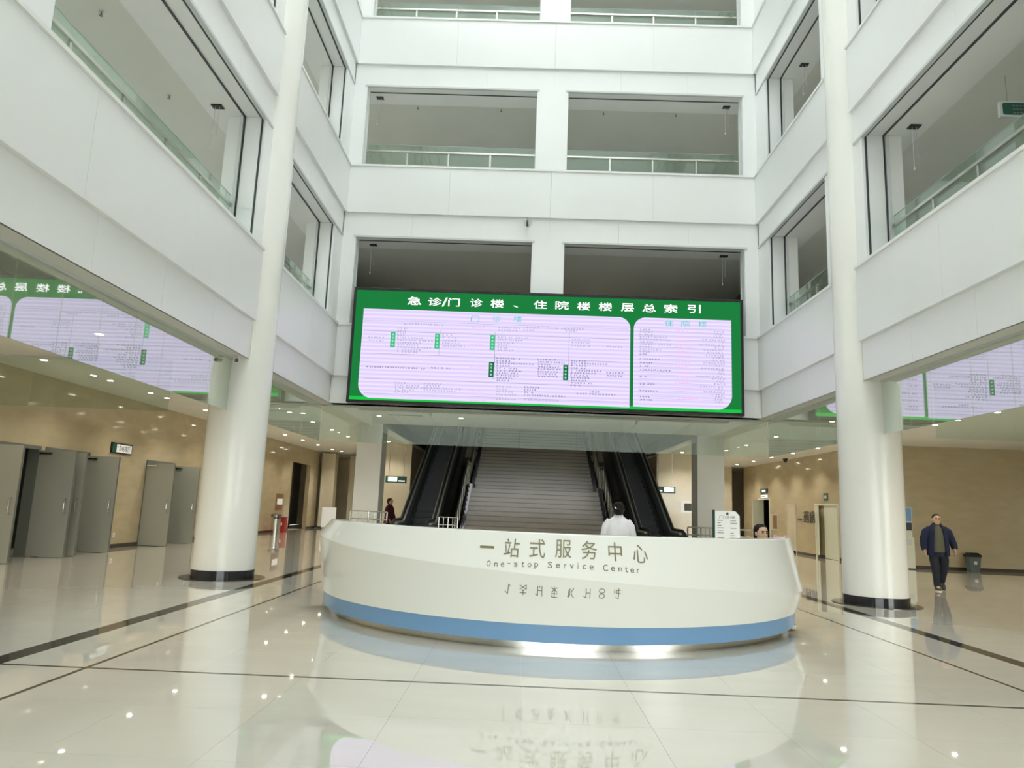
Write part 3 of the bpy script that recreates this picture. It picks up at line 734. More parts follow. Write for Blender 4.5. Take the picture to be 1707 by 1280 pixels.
# socket
t = thing('wall_socket', 'small white socket low on the stone wall between the grey doors', 'socket', (XL, 19.55, .33)); bx(0, .012, -.05, .05, -.06, .06).build('plate', 'white_paint', t); bx(.012, .016, -.02, .02, -.02, .02).build('outlet', 'trim_grey', t)
# lift sign on the wall
t = thing('lift_lobby_sign', 'white sign in a black frame with Chinese writing on the left stone wall', 'sign', (XL, 19.38, 2.60))
bx(0, .04, -.50, .50, -.14, .14).build('frame', 'black', t); bx(.04, .043, -.27, .47, -.105, .105).build('face', 'sign_white', t); bx(.04, .043, -.47, -.29, -.11, .11).build('dark_panel', 'sign_green', t)
text_obj('lettering', '电梯厅', .2, 'letter', (.045, .18, 0), (0, 1, 0), (0, 0, 1), t, extrude=.001, fit=(.42, .15))
mb = MB(); mb.box(.044, .046, -.23, -.21, -.06, .06).box(.044, .046, -.15, -.13, -.07, .07).box(.044, .046, -.1, -.08, -.07, .07).box(.044, .046, -.15, -.08, .055, .07); mb.build('pictogram', 'letter', t)

# ================================================================== FAR LEFT: bin, red stand, hydrant, alcove door
t = thing('steel_bin', 'steel litter bin against the far left stone wall', 'bin', (-10.3, 31.2, 0))
MB().ell([(0, 0, 0, .19, .19), (0, 0, .62, .2, .2)]).build('body', 'steel', t, smooth=True); MB().ell([(0, 0, .66, .22, .22), (0, 0, .78, .22, .22), (0, 0, .80, .16, .16)]).build('ashtray_top', 'steel_dark', t, smooth=True); MB().ell([(0, 0, .62, .12, .12), (0, 0, .66, .12, .12)]).build('neck', 'black', t)
t = thing('fire_extinguisher_box', 'red fire extinguisher box on the floor beside the steel bin', 'box', (-10.45, 32.3, 0))
bx(-.22, .22, -.17, .17, 0, .62).build('case', 'red', t, bevel=.01); bx(-.24, .24, -.19, .19, .62, .66).build('lid', 'red', t); bx(-.1, .1, -.175, -.17, .3, .42).build('label', 'sign_white', t)
t = thing('hydrant_notice', 'narrow wooden framed notice on the far left stone wall', 'notice', (XL, 32.7, 1.3))
bx(0, .03, -.45, .45, -.36, .36).build('frame', 'wood', t); bx(.03, .034, -.36, .36, -.12, .14).build('sheet', 'sign_white', t)
d4 = struct(bx(XL - 1.09, XL - 1.04, 34.6, 36.9, 0, 3.0).build('door_4', 'door_brown')); bx(XL - 1.04, XL - 1.03, 35.7, 35.74, 0, 3.0).build('gap', 'black', d4)
t = thing('notice_board_stand', 'white leaning notice panel on the floor at far left', 'board', (-9.75, 37.6, 0), .3); bx(-.35, .35, -.03, .03, .1, 1.1).build('panel', 'sign_white', t); bx(-.3, -.26, -.03, .2, 0, .1).build('foot', 'steel_dark', t); bx(.26, .3, -.03, .2, 0, .1).build('foot', 'steel_dark', t)

# ================================================================== FAR RIGHT: pharmacy wall
def wall_r(name, label, cat, y, z): return thing(name, label, cat, (XR, y, z))
t = wall_r('pharmacy_lettering', 'dark raised Chinese lettering on the right stone wall', 'lettering', 30.0, 1.53)
text_obj('character', '药', .5, 'letter', (-.03, .15, .0), (0, -1, 0), (0, 0, 1), t, extrude=.008, fit=(.56, .48), offset=.006)
text_obj('character', '房', .5, 'letter', (-.03, -.50, .0), (0, -1, 0), (0, 0, 1), t, extrude=.008, fit=(.56, .48), offset=.006)
text_obj('character', '一', .5, 'letter', (-.03, .85, -.12), (0, -1, 0), (0, 0, 1), t, extrude=.008, fit=(.42, .06), offset=.004)
d5 = struct(bpy.data.objects.new('door_5', None)); C.objects.link(d5)
fm = MB(); fm.box(XR - .03, XR, 31.3, 31.36, 0, 2.06).box(XR - .03, XR, 32.29, 32.35, 0, 2.06).box(XR - .03, XR, 31.36, 32.29, 2.0, 2.06); fm.build('door_frame', 'stone_pale', d5); bx(XR - .012, XR, 31.36, 32.29, 0, 2.0).build('door_leaf', 'stone_pale', d5)
d6 = struct(bpy.data.objects.new('door_6', None)); C.objects.link(d6)
fm = MB(); fm.box(XR - .04, XR + .2, 34.5, 34.58, 0, 2.34).box(XR - .04, XR + .2, 36.06, 36.14, 0, 2.34).box(XR - .04, XR + .2, 34.58, 36.06, 2.27, 2.34); fm.build('door_frame', 'cab_white', d6)
bx(XR - .36, XR - .04, 36.0, 36.05, .01, 2.26).build('door_leaf', 'cab_white', d6)
t = wall_r('exit_sign', 'dark green exit sign above the far right doorway', 'sign', 35.3, 2.68); bx(-.04, 0, -.5, .5, -.11, .11).build('case', 'sign_green', t); bx(-.042, -.04, -.25, .25, -.05, .05).build('symbol', 'sign_lit', t)
t = wall_r('room_number_sign', 'small lit room sign directly over the far right doorway', 'sign', 35.3, 2.42); bx(-.05, 0, -.4, .4, -.05, .07).build('case', 'sign_lit', t); bx(-.052, -.05, -.3, .3, -.01, .02).build('mark', 'letter', t)
t = wall_r('framed_notice', 'framed notice on the wall between exit doorway and pale door', 'notice', 33.95, 1.25); bx(-.03, 0, -.48, .48, -.36, .36).build('frame', 'stone_pale', t); bx(-.034, -.03, -.38, .2, -.3, .3).build('sheet', 'wood', t)
t = wall_r('door_sign', 'small dark square sign above the open white door', 'sign', 28.2, 2.30); bx(-.03, 0, -.18, .18, -.14, .14).build('plate', 'sign_green', t); bx(-.033, -.03, -.1, .1, -.06, .06).build('symbol', 'trim_grey', t)
d7 = struct(bpy.data.objects.new('door_7', None)); C.objects.link(d7)
fm = MB(); fm.box(XR - .06, XR, 27.15, 27.23, 0, 2.05).box(XR - .06, XR, 29.1, 29.18, 0, 2.05).box(XR - .06, XR, 27.23, 29.1, 1.98, 2.05); fm.build('door_frame', 'cab_white', d7)
bx(XR - .02, XR, 27.23, 28.4, .01, 1.98).build('door_leaf', 'cab_white', d7)
MB().loft([[(XR - .02, 29.1, .12), (XR - .26, 28.42, .12), (XR - .22, 28.40, .12), (XR, 29.06, .12)], [(XR - .02, 29.1, 1.97), (XR - .26, 28.42, 1.97), (XR - .22, 28.40, 1.97), (XR, 29.06, 1.97)]]).build('door_leaf', 'cab_white', d7)
bx(XR - .015, XR, 28.42, 29.06, .0, .12).build('kick_strip', 'black', d7)
t = thing('ceiling_camera', 'small black dome camera on the ceiling near the right stone wall', 'camera', (11.3, 31.6, 3.97)); MB().lathe([(.1, 0), (.1, -.06), (.08, -.08)], n=20).build('mount', 'black', t); MB().sphere((0, 0, -.09), .075, .075, .08).build('dome', 'black_gloss', t, smooth=True)
# kiosk, bin
t = thing('self_service_kiosk', 'white self service kiosk half hidden behind the right column', 'kiosk', (12.32, 24.15, 0))
bx(-.3, .3, -.2, .2, 0, 1.0).build('body', 'cab_white', t, bevel=.02); bx(-.27, .27, -.14, .16, 1.0, 1.2).build('neck', 'cab_white', t); bx(-.3, .3, -.12, .0, 1.2, 1.95).build('screen_head', 'cab_white', t, bevel=.02)
bx(-.25, .27, -.125, -.12, 1.5, 1.92).build('poster', 'desk_blue', t); bx(-.25, .27, -.126, -.12, 1.22, 1.46).build('screen', 'black_gloss', t); bx(.05, .2, -.206, -.2, .75, .92).build('slot', 'trim_grey', t); bx(-.31, .31, -.21, .2, 0, .03).build('plinth', 'black', t)
t = thing('waste_bin', 'grey plastic waste bin with dark swing lid by the right wall', 'bin', (14.45, 24.0, 0)); t.scale = (.85, .85, .92)
MB().loft([[(-.17, -.13, 0), (.17, -.13, 0), (.17, .13, 0), (-.17, .13, 0)], [(-.22, -.17, .5), (.22, -.17, .5), (.22, .17, .5), (-.22, .17, .5)]]).build('body', 'bin_grey', t, bevel=.01)
MB().loft([[(-.235, -.185, .5), (.235, -.185, .5), (.235, .185, .5), (-.235, .185, .5)], [(-.24, -.19, .56), (.24, -.19, .56), (.24, .19, .56), (-.24, .19, .56)], [(-.16, -.1, .64), (.16, -.1, .64), (.16, .1, .64), (-.16, .1, .64)]]).build('lid', 'black', t)
bx(-.06, .06, -.165, -.15, .25, .36).build('sticker', 'trim_grey', t)

# ================================================================== SIGNS, BARRIERS AND BOARD AT THE STAIRS
def hang_sign(label, x, y, z, flip):
    t = thing('hanging_sign', label, 'sign', (x, y, z))
    bx(-.42, .42, -.05, .05, -.13, .13).build('case', 'sign_green', t)
    bx(*((-.32, .05) if not flip else (-.02, .36)), -.056, -.05, -.08, .10).build('lit_panel', 'sign_lit', t)
    bx(*((.1, .36) if not flip else (-.36, -.1)), -.056, -.05, -.07, -.03).build('lit_strip', 'sign_lit', t)
    for xx in (-.3, .3): MB().tube([(xx, 0, .13), (xx, 0, 3.97 - z)], .01, 6).build('rod', 'steel', t)
hang_sign('green and white hanging sign beside the left escalator', -5.05, 29.5, 2.38, False)
hang_sign('green and white hanging sign beside the right escalator', 5.72, 29.5, 2.38, True)
def barrier(label, x0, x1, y, n, h=1.18):
    t = thing('steel_barrier', label, 'barrier', ((x0 + x1) / 2, y, 0)); L = (x1 - x0) / 2
    for z in (h, h - .22, .15): MB().tube([(-L, 0, z), (L, 0, z)], .02, 8).build('rail', 'steel', t)
    for i in range(n + 1):
        xx = -L + 2 * L * i / n; MB().tube([(xx, 0, 0), (xx, 0, h)], .022 if i in (0, n, n // 2) else .012, 8).build('post', 'steel', t)
barrier('steel barrier left of the left escalator', -4.98, -3.9, 21.6, 6)
barrier('short steel barrier between left escalator and staircase', -2.40, -1.85, 21.8, 4, 1.1)
barrier('steel barrier right of the right escalator', 4.95, 5.85, 22.0, 7, 1.08)
barrier('steel barrier behind the standing directory board', 6.3, 7.4, 22.6, 6, 1.05)
t = thing('directory_board', 'white standing directory board with green edge behind the desk', 'board', (5.55, 20.0, 0))
MB().prism([(-.33, .05), (.33, .05), (.33, 1.46), (.22, 1.58), (-.33, 1.58)], 'y', -.05, .05).build('case', 'sign_white', t)
bx(-.37, -.33, -.06, .06, .0, 1.6).build('green_edge', 'sign_green', t); bx(-.4, .36, -.16, .16, 0, .05).build('base', 'steel_dark', t)
mb = MB(); random.seed(3)
for k in range(16):
    z = 1.32 - k * .065
    for xa in (-.27, .08):
        if random.random() < .75: mb.box(xa, xa + random.uniform(.08, .2), -.054, -.05, z, z + .014)
mb.build('text_rows', 'letter', t); text_obj('title', '门诊楼', .1, 'letter', (.0, -.053, 1.42), UX, UZ, t, extrude=.001, fit=(.42, .07)); MB().prism([(.035 * math.cos(i * math.pi / 8), 1.51 + .035 * math.sin(i * math.pi / 8)) for i in range(16)], 'y', -.054, -.05).build('emblem', 'letter', t)
t = thing('wall_poster', 'small dark square poster on the wall behind the directory board', 'poster', (6.75, 31.3, 1.75)); 
bx(-.0, .6, -.02, .0, -.25, .25).build('sheet', 'sign_white', t); bx(.15, .45, -.024, -.02, -.15, .15).build('print', 'letter', t)

# ================================================================== CEILING LIGHTS
dl = [(-9.47, y) for y in (9.0, 11.5, 13.94, 16.3, 18.99, 21.4, 23.8, 26.3, 28.8, 31.2, 33.6, 36.2)] + [(-6.9, y) for y in (9.0, 11.4, 16.3, 18.8, 21.23, 23.67, 26.11, 28.6, 31.1, 33.5)] + \
     [(10.58, y) for y in (9.0, 11.5, 14.2, 16.3, 18.79, 21.3, 23.5, 26.3, 28.72, 31.2, 33.64, 36.2)] + [(7.95, y) for y in (9.0, 11.4, 16.3, 18.8, 23.0, 26.1, 28.6, 31.1, 33.5)] + \
     [(-4.27, 21.3), (-1.83, 21.15), (14.2, 16.3), (14.2, 20.2), (17.6, 16.3), (17.6, 20.2)] + [(-7.6, 40.5), (-9.3, 37.4), (-5.6, 30.3), (-5.6, 28.2), (6.6, 30.3), (6.6, 28.2), (8.7, 37.4), (10.2, 37.5)]  # last group: lamps added to brighten the far walls
ring_me = MB().loft([[(.085 * math.cos(i * math.pi / 12), .085 * math.sin(i * math.pi / 12), z) for i in range(24)] for z in (0, -.008)] + [[(.065 * math.cos(i * math.pi / 12), .065 * math.sin(i * math.pi / 12), -.01) for i in range(24)]]).mesh('trim_ring', 'white_paint')
lens_me = MB().lathe([(.06, -.0101), (.058, -.016), (.03, -.018)], n=20).mesh('lens', 'lamp_lens')
lp = bpy.data.lights.new('lamp_spot', 'SPOT'); lp.energy = 95; lp.color = (1, .93, .80); lp.spot_size = math.radians(125); lp.spot_blend = .8; lp.shadow_soft_size = .05
def where(x, y):
    a = 'left aisle' if x < -8 else 'inner left aisle' if x < -5.5 else 'back aisle' if x < 0 else 'right wing' if x > 12 else 'right aisle' if x > 9 else 'inner right aisle'
    return a
counts = {}
ORD = 'first second third fourth fifth sixth seventh eighth ninth tenth eleventh twelfth thirteenth fourteenth'.split()
dl.sort(key=lambda p: p[1])
for x, y in dl:
    a = where(x, y); v = MW.transposed() @ Vector((x, y, 3.97 - HC)); u = PX + FPX * v.x / v.z
    seen = 0 < u < 1707 and 0 < PY + FPX * v.y / v.z < 1280
    if seen: counts[a] = counts.get(a, 0) + 1
    t = thing('downlight', f'{ORD[counts[a] - 1]} nearest recessed downlight in the {a} ceiling' if seen else f'recessed downlight in the {a} ceiling just outside the picture', 'lamp', (x, y, 3.97), group=f'downlights of the {a}')
    link('trim_ring', ring_me, t); link('lens', lens_me, t)
    lo = bpy.data.objects.new('lamp_spot', lp); C.objects.link(lo); lo.parent = t; lo.location = (0, 0, -.05)
t = thing('ceiling_vent', 'long grey slot vent in the ceiling left of the staircase', 'vent', (-3.4, 20.85, 3.97)); bx(-.5, .5, -.07, .07, -.012, 0).build('frame', 'trim_grey', t)
for k in range(3): bx(-.47, .47, -.045 + k * .035, -.03 + k * .035, -.02, -.012).build('slat', 'slot_dark', t)

# ================================================================== SMALL CEILING THINGS ON THE GALLERIES
def hatch(label, x, y, z):
    t = thing('chain_hatch', label, 'hatch', (x, y, z)); bx(-.1, .1, -.075, .075, -.02, 0).build('opening', 'black', t)
    MB().tube([(-.04, 0, -.02), (-.04, 0, -.8)], .005, 6).build('chain', 'trim_grey', t); MB().tube([(.04, 0, -.02), (.04, 0, -.6)], .004, 6).build('chain', 'trim_grey', t); bx(-.05, -.03, -.01, .01, -.85, -.8).build('pull_handle', 'trim_grey', t)
hatch('black ceiling hatch with hanging chain in the left gallery near the column', CX - 6.4, 12.4, 8.58)
hatch('black ceiling hatch with hanging chain in the right gallery near the column', CX + 6.4, 12.4, 8.58)
hatch('black ceiling hatch at the left end of the left back opening, third floor', -4.5, 19.44, 13.03)
hatch('black ceiling hatch at the right end of the right back opening, third floor', 5.5, 19.4, 13.03)
hatch('black ceiling hatch in the right gallery beside the back wall, third floor', CX + 6.4, 17.3, 13.03)
hatch('black ceiling hatch at the left end of the left back opening above the screen', -4.4, 19.5, 8.58)
hatch('black ceiling hatch at the right end of the right back opening above the screen', 5.4, 19.5, 8.58)
def sprinkler(label, x, y, z):
    t = thing('sprinkler', label, 'sprinkler', (x, y, z), group='gallery sprinklers'); MB().lathe([(.04, 0), (.04, -.015)], n=14).build('escutcheon', 'trim_grey', t); MB().tube([(0, 0, -.015), (0, 0, -.07)], .012, 8).build('body', 'steel_dark', t); MB().lathe([(.03, -.07), (.03, -.078)], n=12).build('deflector', 'steel_dark', t)
for x, y, lb in ((-6.7, 10.0, 'ceiling sprinkler over the left gallery, nearest'), (-6.75, 12.3, 'ceiling sprinkler over the left gallery beside the chain hatch'), (8.5, 11, 'ceiling sprinkler over the right gallery')): sprinkler(lb, x, y, 8.72)
for x, lb in ((-3.5, 'ceiling sprinkler in the left back opening, left one'), (-1.0, 'ceiling sprinkler in the left back opening, right one'), (2.05, 'ceiling sprinkler in the right back opening, left one'), (4.2, 'ceiling sprinkler in the right back opening, right one')): sprinkler(lb, x, 20.1, 13.17)
# green hanging sign, upper right gallery
t = thing('gallery_sign', 'dark green hanging ward sign in the upper right gallery', 'sign', (9.55, 13.3, 9.35 - 1.5))
pg = onY((1668, 183), 11.0); t.location = pg + Vector((.45, 0, 0)); t.scale = (.56, .56, .56)
bx(-.85, .85, -.06, .06, -.24, .24).build('case', 'trim_grey', t); MB().prism(rpoly(-.78, .8, -.18, .19, (.06, .06, .06, .06)), 'y', -.066, -.06).build('face', 'sign_green', t)
mb = MB()
for k in range(3):
    for q in range(4): mb.box(-.5 + q * .1, -.5 + q * .1 + .075, -.069, -.066, .10 - k * .11 - .025, .10 - k * .11 + .025)
mb.build('text_rows', 'steel_dark', t)
for xx in (-.6, .6): MB().tube([(xx, 0, .24), (xx, 0, (8.72 - t.location.z) / .56)], .012, 6).build('rod', 'steel', t)
# dome camera on the back wall, bullet camera by the left column
p = onY((880, 371), YB - .16)
t = thing('dome_camera', 'clear dome camera on a bracket in the middle of the back wall', 'camera', (p.x, YB, p.z))
MB().tube([(0, 0, .16), (0, -.1, .17), (0, -.16, .12)], .028, 10).build('bracket', 'trim_grey', t, smooth=True); MB().tube([(-.12, 0, .16), (-.03, -.08, .07)], .02, 8).build('antenna', 'white_paint', t)
MB().sphere((0, -.16, -.01), .11, .11, .12).build('dome', 'glass_dome', t, smooth=True); MB().tube([(-.02, -.16, .08), (-.01, -.17, -.1)], [.022, .032], 10).build('lens_module', 'black', t, smooth=True)
t = thing('bullet_camera', 'small black lens camera under the soffit beside the left column', 'camera', (CX - 5.75, 12.9, 3.97)); bx(-.03, .03, -.03, .03, -.03, 0).build('mount', 'white_paint', t); MB().tube([(0, .06, -.07), (.02, -.08, -.09)], .04, 12).build('body', 'white_paint', t, smooth=True); MB().tube([(.02, -.081, -.09), (.022, -.1, -.092)], .034, 12).build('lens', 'black_gloss', t)

# ================================================================== PEOPLE
def skin_body(name, V, E_, R, m, parent):
    me = bpy.data.meshes.new(name); me.from_pydata(V, E_, []); o = bpy.data.objects.new(name, me); C.objects.link(o)
    o.modifiers.new('skin', 'SKIN'); su = o.modifiers.new('sub', 'SUBSURF'); su.levels = su.render_levels = 2
    sv = me.skin_vertices[0].data
    for i, r in enumerate(R): sv[i].radius = (r, r) if not isinstance(r, tuple) else r; sv[i].use_root = (i == 0)
    dg = bpy.context.evaluated_depsgraph_get(); nm = bpy.data.meshes.new_from_object(o.evaluated_get(dg)); bpy.data.objects.remove(o)
    nm.materials.clear(); nm.materials.append(MATS[m]); nm.polygons.foreach_set('use_smooth', [True] * len(nm.polygons))
    return link(name, nm, parent)
def hand_chain(V, E_, R, wrist, iw, d, side, back):
    """palm, four fingers and a thumb; d = pointing direction, side = towards the thumb, back = curl direction"""
    d, side, back = Vector(d).normalized(), Vector(side).normalized(), Vector(back).normalized(); w_ = Vector(wrist)
    pm = w_ + d * .05; V.append(tuple(pm)); R.append((.036, .022)); ip = len(V) - 1; E_.append((iw, ip))
    for k, (o_, L) in enumerate(((.03, .068), (.01, .075), (-.01, .07), (-.03, .056))):
        a = pm + d * .035 + side * o_; b = a + d * L * .55 + back * .012; c = b + d * L * .45 + back * .03
        i0 = len(V); V += [tuple(a), tuple(b), tuple(c)]; R += [.0095, .0085, .0075]; E_ += [(ip, i0), (i0, i0 + 1), (i0 + 1, i0 + 2)]
    a = w_ + d * .03 + side * .035; b = a + d * .04 + side * .012; c = b + d * .028 + back * .012
    i0 = len(V); V += [tuple(a), tuple(b), tuple(c)]; R += [.012, .0105, .009]; E_ += [(ip, i0), (i0, i0 + 1), (i0 + 1, i0 + 2)]
def head_parts(t, c, hair_back=.02, bun=False, face=True, sk='skin'):
    """a head centred at c facing local -y"""
    x, y, z = c
    mb = MB(); mb.ell([(x, y + .005, z - .118, .03, .035), (x, y - .012, z - .105, .05, .062), (x, y - .01, z - .07, .066, .085), (x, y, z - .02, .074, .096), (x, y + .002, z + .03, .077, .1), (x, y + .006, z + .075, .068, .09), (x, y + .01, z + .105, .045, .06), (x, y + .012, z + .118, .015, .02)], n=20)
    h = mb.build('head', sk, t, smooth=80)
    if face:
        MB().loft([[(x - .008, y - .095, z + .012), (x + .008, y - .095, z + .012), (x, y - .1, z + .014)], [(x - .017, y - .096, z - .032), (x + .017, y - .096, z - .032), (x, y - .124, z - .03)]]).build('nose', sk, h, smooth=True)
        for s in (-1, 1):
            MB().sphere((x + s * .03, y - .092, z + .012), .013, .008, .008).build('eye', 'hair', h, smooth=True)
            bx(x + s * .03 - .018, x + s * .03 + .018, y - .102, y - .092, z + .03, z + .037).build('eyebrow', 'hair', h)
        MB().sphere((x, y - .086, z - .06), .024, .009, .007).build('mouth', 'maroon', h, smooth=True)
    for s in (-1, 1): MB().sphere((x + s * .078, y + .008, z - .002), .012, .02, .032).build('ear', sk, h, smooth=True)
    return h
# ---- man walking, right side
man = thing('person', 'man in a navy jacket and dark trousers walking past the right column', 'person', (9.33, 16.75, 0), math.radians(-14))
V = [(0, 0, .92), (0, 0, 1.08), (0, .0, 1.25), (0, .01, 1.38), (0, .0, 1.45), (0, -.01, 1.5),
     (-.15, 0, 1.31), (-.25, .02, 1.12), (-.27, -.04, .88), (.15, 0, 1.31), (.27, .06, 1.13), (.33, .0, .92),
     (-.09, 0, .86), (-.09, -.06, .48), (-.07, -.06, .10), (-.07, -.17, .05), (.09, 0, .86), (.11, .02, .48), (.10, .26, .14), (.10, .16, .07)]
E_ = [(0, 1), (1, 2), (2, 3), (3, 4), (4, 5), (3, 6), (6, 7), (7, 8), (3, 9), (9, 10), (10, 11), (0, 12), (12, 13), (13, 14), (14, 15), (0, 16), (16, 17), (17, 18), (18, 19)]
R = [(.13, .1), (.13, .1), (.12, .09), (.085, .07), .05, .048, .045, .04, .032, .045, .04, .032, .08, .055, .04, .035, .08, .055, .04, .035]
hand_chain(V, E_, R, V[8], 8, (0, -.15, -1), (0, -1, 0), (.6, 0, 0)); hand_chain(V, E_, R, V[11], 11, (.15, -.1, -1), (0, -1, 0), (-.6, 0, 0))
skin_body('body', V, E_, R, 'skin', man)
hd = head_parts(man, (0, -.015, 1.55))
MB().ell([(0, .02, 1.535, .082, .085), (0, .018, 1.58, .083, .09), (0, .01, 1.62, .082, .1), (0, .01, 1.655, .066, .086), (0, .012, 1.676, .03, .04)], n=20).build('hair', 'hair', man, smooth=80)
MB().ell([(0, 0, .84, .185, .145), (0, -.01, 1.0, .185, .150), (0, -.01, 1.2, .175, .135), (0, 0, 1.34, .15, .11), (0, 0, 1.42, .085, .08), (0, -.005, 1.46, .062, .062)], n=24).build('shirt', 'shirt_olive', man, smooth=80)
mb = MB(); n = 22         # open jacket: a shell that leaves the front free
def jring(z, rx, ry, open_, cx_=0, cy_=0):
    P = []
    for k in range(n + 1):
        a = math.radians(-90 + open_ + (360 - 2 * open_) * k / n); P.append((cx_ + rx * math.cos(a), cy_ + ry * math.sin(a), z))
    Q = [(cx_ + (p[0] - cx_) * .93, cy_ + (p[1] - cy_) * .93, z) for p in reversed(P)]
    return P + Q
mb.loft([jring(.76, .235, .185, 34), jring(.9, .235, .185, 32), jring(1.1, .225, .17, 28), jring(1.28, .22, .155, 24), jring(1.36, .205, .135, 26), jring(1.43, .12, .10, 28), jring(1.48, .082, .085, 30)])
mb.build('jacket', 'navy', man, smooth=60)
MB().tube([(-.13, 0, 1.345), (-.215, .0, 1.27), (-.265, .02, 1.12), (-.285, -.03, .96), (-.275, -.05, .88)], [.08, .095, .085, .072, .064], 14).build('sleeve', 'navy', man, smooth=60)
MB().tube([(.13, 0, 1.345), (.215, .01, 1.275), (.285, .05, 1.13), (.33, .02, .99), (.335, .0, .92)], [.08, .095, .085, .072, .064], 14).build('sleeve', 'navy', man, smooth=60)
mb = MB(); mb.ell([(0, 0, .74, .17, .13), (0, 0, .88, .19, .145), (0, 0, .98, .18, .14)], n=22); mb.tube([(-.09, 0, .86), (-.095, -.04, .66), (-.09, -.06, .48), (-.075, -.06, .3), (-.07, -.055, .09)], [.105, .1, .082, .075, .068], 14); mb.tube([(.09, 0, .86), (.105, .0, .66), (.11, .02, .5), (.105, .14, .33), (.10, .25, .17)], [.105, .1, .085, .074, .066], 14)
mb.build('trousers', 'trousers', man, smooth=60)
def shoe(t, c, pitch, rz=0):
    o = thing_part = bpy.data.objects.new('shoe', None)
    mb = MB(); mb.loft([[(-.035, .10, 0), (.035, .10, 0), (.04, 0, 0), (.045, -.10, 0), (.025, -.165, 0), (-.025, -.165, 0), (-.045, -.10, 0), (-.04, 0, 0)],
                        [(-.033, .10, .06), (.033, .10, .06), (.036, 0, .07), (.04, -.10, .045), (.02, -.15, .03), (-.02, -.15, .03), (-.04, -.10, .045), (-.036, 0, .07)]])
    sb = MB(); sb.loft([[(-.038, .105, -.02), (.038, .105, -.02), (.044, 0, -.02), (.049, -.10, -.02), (.028, -.172, -.02), (-.028, -.172, -.02), (-.049, -.10, -.02), (-.044, 0, -.02)], [(-.038, .105, .002), (.038, .105, .002), (.044, 0, .002), (.049, -.10, .002), (.028, -.172, .002), (-.028, -.172, .002), (-.049, -.10, .002), (-.044, 0, .002)]])
    M = Matrix.Translation(c) @ Matrix.Rotation(rz, 4, 'Z') @ Matrix.Rotation(pitch, 4, 'X')
    for b_ in (mb, sb): b_.v = [tuple(M @ Vector(v)) for v in b_.v]
    s_ = mb.build('shoe', 'shoe', t, smooth=50); sb.build('sole', 'sole', s_)
shoe(man, (-.07, -.08, .02), 0); shoe(man, (.10, .20, .09), math.radians(32))
# ---- nurse behind the desk, seen from the back
def standing(label, loc, rz, cm, tm, coat_z, bun):
    nu = thing('person', label, 'person', loc, rz)
    V = [(0, 0, .9), (0, 0, 1.06), (0, 0, 1.2), (0, .01, 1.33), (0, .0, 1.40), (0, -.01, 1.44), (-.13, 0, 1.27), (-.21, -.02, 1.08), (-.19, -.12, .88), (.13, 0, 1.27), (.21, -.02, 1.08), (.19, -.12, .88), (-.08, 0, .85), (-.08, 0, .46), (-.08, .02, .08), (-.08, -.1, .045), (.08, 0, .85), (.08, 0, .46), (.08, .02, .08), (.08, -.1, .045)]
    R = [(.12, .09), (.11, .08), (.11, .08), (.07, .06), .045, .043, .042, .036, .028, .042, .036, .028, .075, .05, .036, .03, .075, .05, .036, .03]
    E2 = list([(0, 1), (1, 2), (2, 3), (3, 4), (4, 5), (3, 6), (6, 7), (7, 8), (3, 9), (9, 10), (10, 11), (0, 12), (12, 13), (13, 14), (14, 15), (0, 16), (16, 17), (17, 18), (18, 19)])
    hand_chain(V, E2, R, V[8], 8, (0, -.5, -.8), (1, 0, 0), (0, 0, -.6)); hand_chain(V, E2, R, V[11], 11, (0, -.5, -.8), (-1, 0, 0), (0, 0, -.6))
    skin_body('body', V, E2, R, 'skin', nu)
    head_parts(nu, (.0, -.01, 1.49))
    mb = MB(); mb.ell([(0, .03, 1.40, .05, .045), (0, .028, 1.44, .078, .08), (0, .022, 1.50, .088, .098), (0, .015, 1.55, .087, .105), (0, .012, 1.59, .072, .092), (0, .014, 1.616, .035, .045)], n=20); (mb.sphere((0, .115, 1.47), .05, .04, .05) if bun else None); mb.build('hair', 'hair', nu, smooth=80)
    if bun: MB().tube([(.035, .135, 1.50), (.05, .128, 1.515), (.062, .11, 1.53)], .006, 6).build('hair_clip', 'sign_white', nu)
    MB().ell([(0, 0, coat_z, .23, .2), (0, 0, .8, .21, .175), (0, 0, 1.05, .185, .145), (0, 0, 1.22, .19, .135), (0, .0, 1.32, .165, .105), (0, .0, 1.37, .095, .078), (0, 0, 1.41, .062, .062)], n=24).build('coat', cm, nu, smooth=80)
    for s in (-1, 1): MB().tube([(s * .13, 0, 1.31), (s * .19, 0, 1.22), (s * .225, -.01, 1.08), (s * .215, -.08, .95), (s * .19, -.12, .89)], [.065, .075, .066, .058, .052], 14).build('sleeve', cm, nu, smooth=60)
    MB().ell([(0, 0, 1.385, .07, .068), (0, 0, 1.425, .067, .064)], n=20, cap=False).build('collar', cm, nu, smooth=True)
    mb = MB(); mb.tube([(-.08, 0, .8), (-.08, 0, .46), (-.08, .02, .09)], [.085, .07, .06], 12); mb.tube([(.08, 0, .8), (.08, 0, .46), (.08, .02, .09)], [.085, .07, .06], 12); mb.build('trousers', tm, nu, smooth=60)
    shoe(nu, (-.08, -.02, .02), 0); shoe(nu, (.08, -.02, .02), 0)
standing('person in a white coat standing behind the service desk, seen from behind', (1.60, 12.1, 0), math.radians(172), 'coat_white', 'coat_white', .45, True)
standing('distant person in dark maroon clothes beyond the left escalator', (-4.72, 26.6, 0), math.radians(70), 'maroon', 'trousers', .72, False)
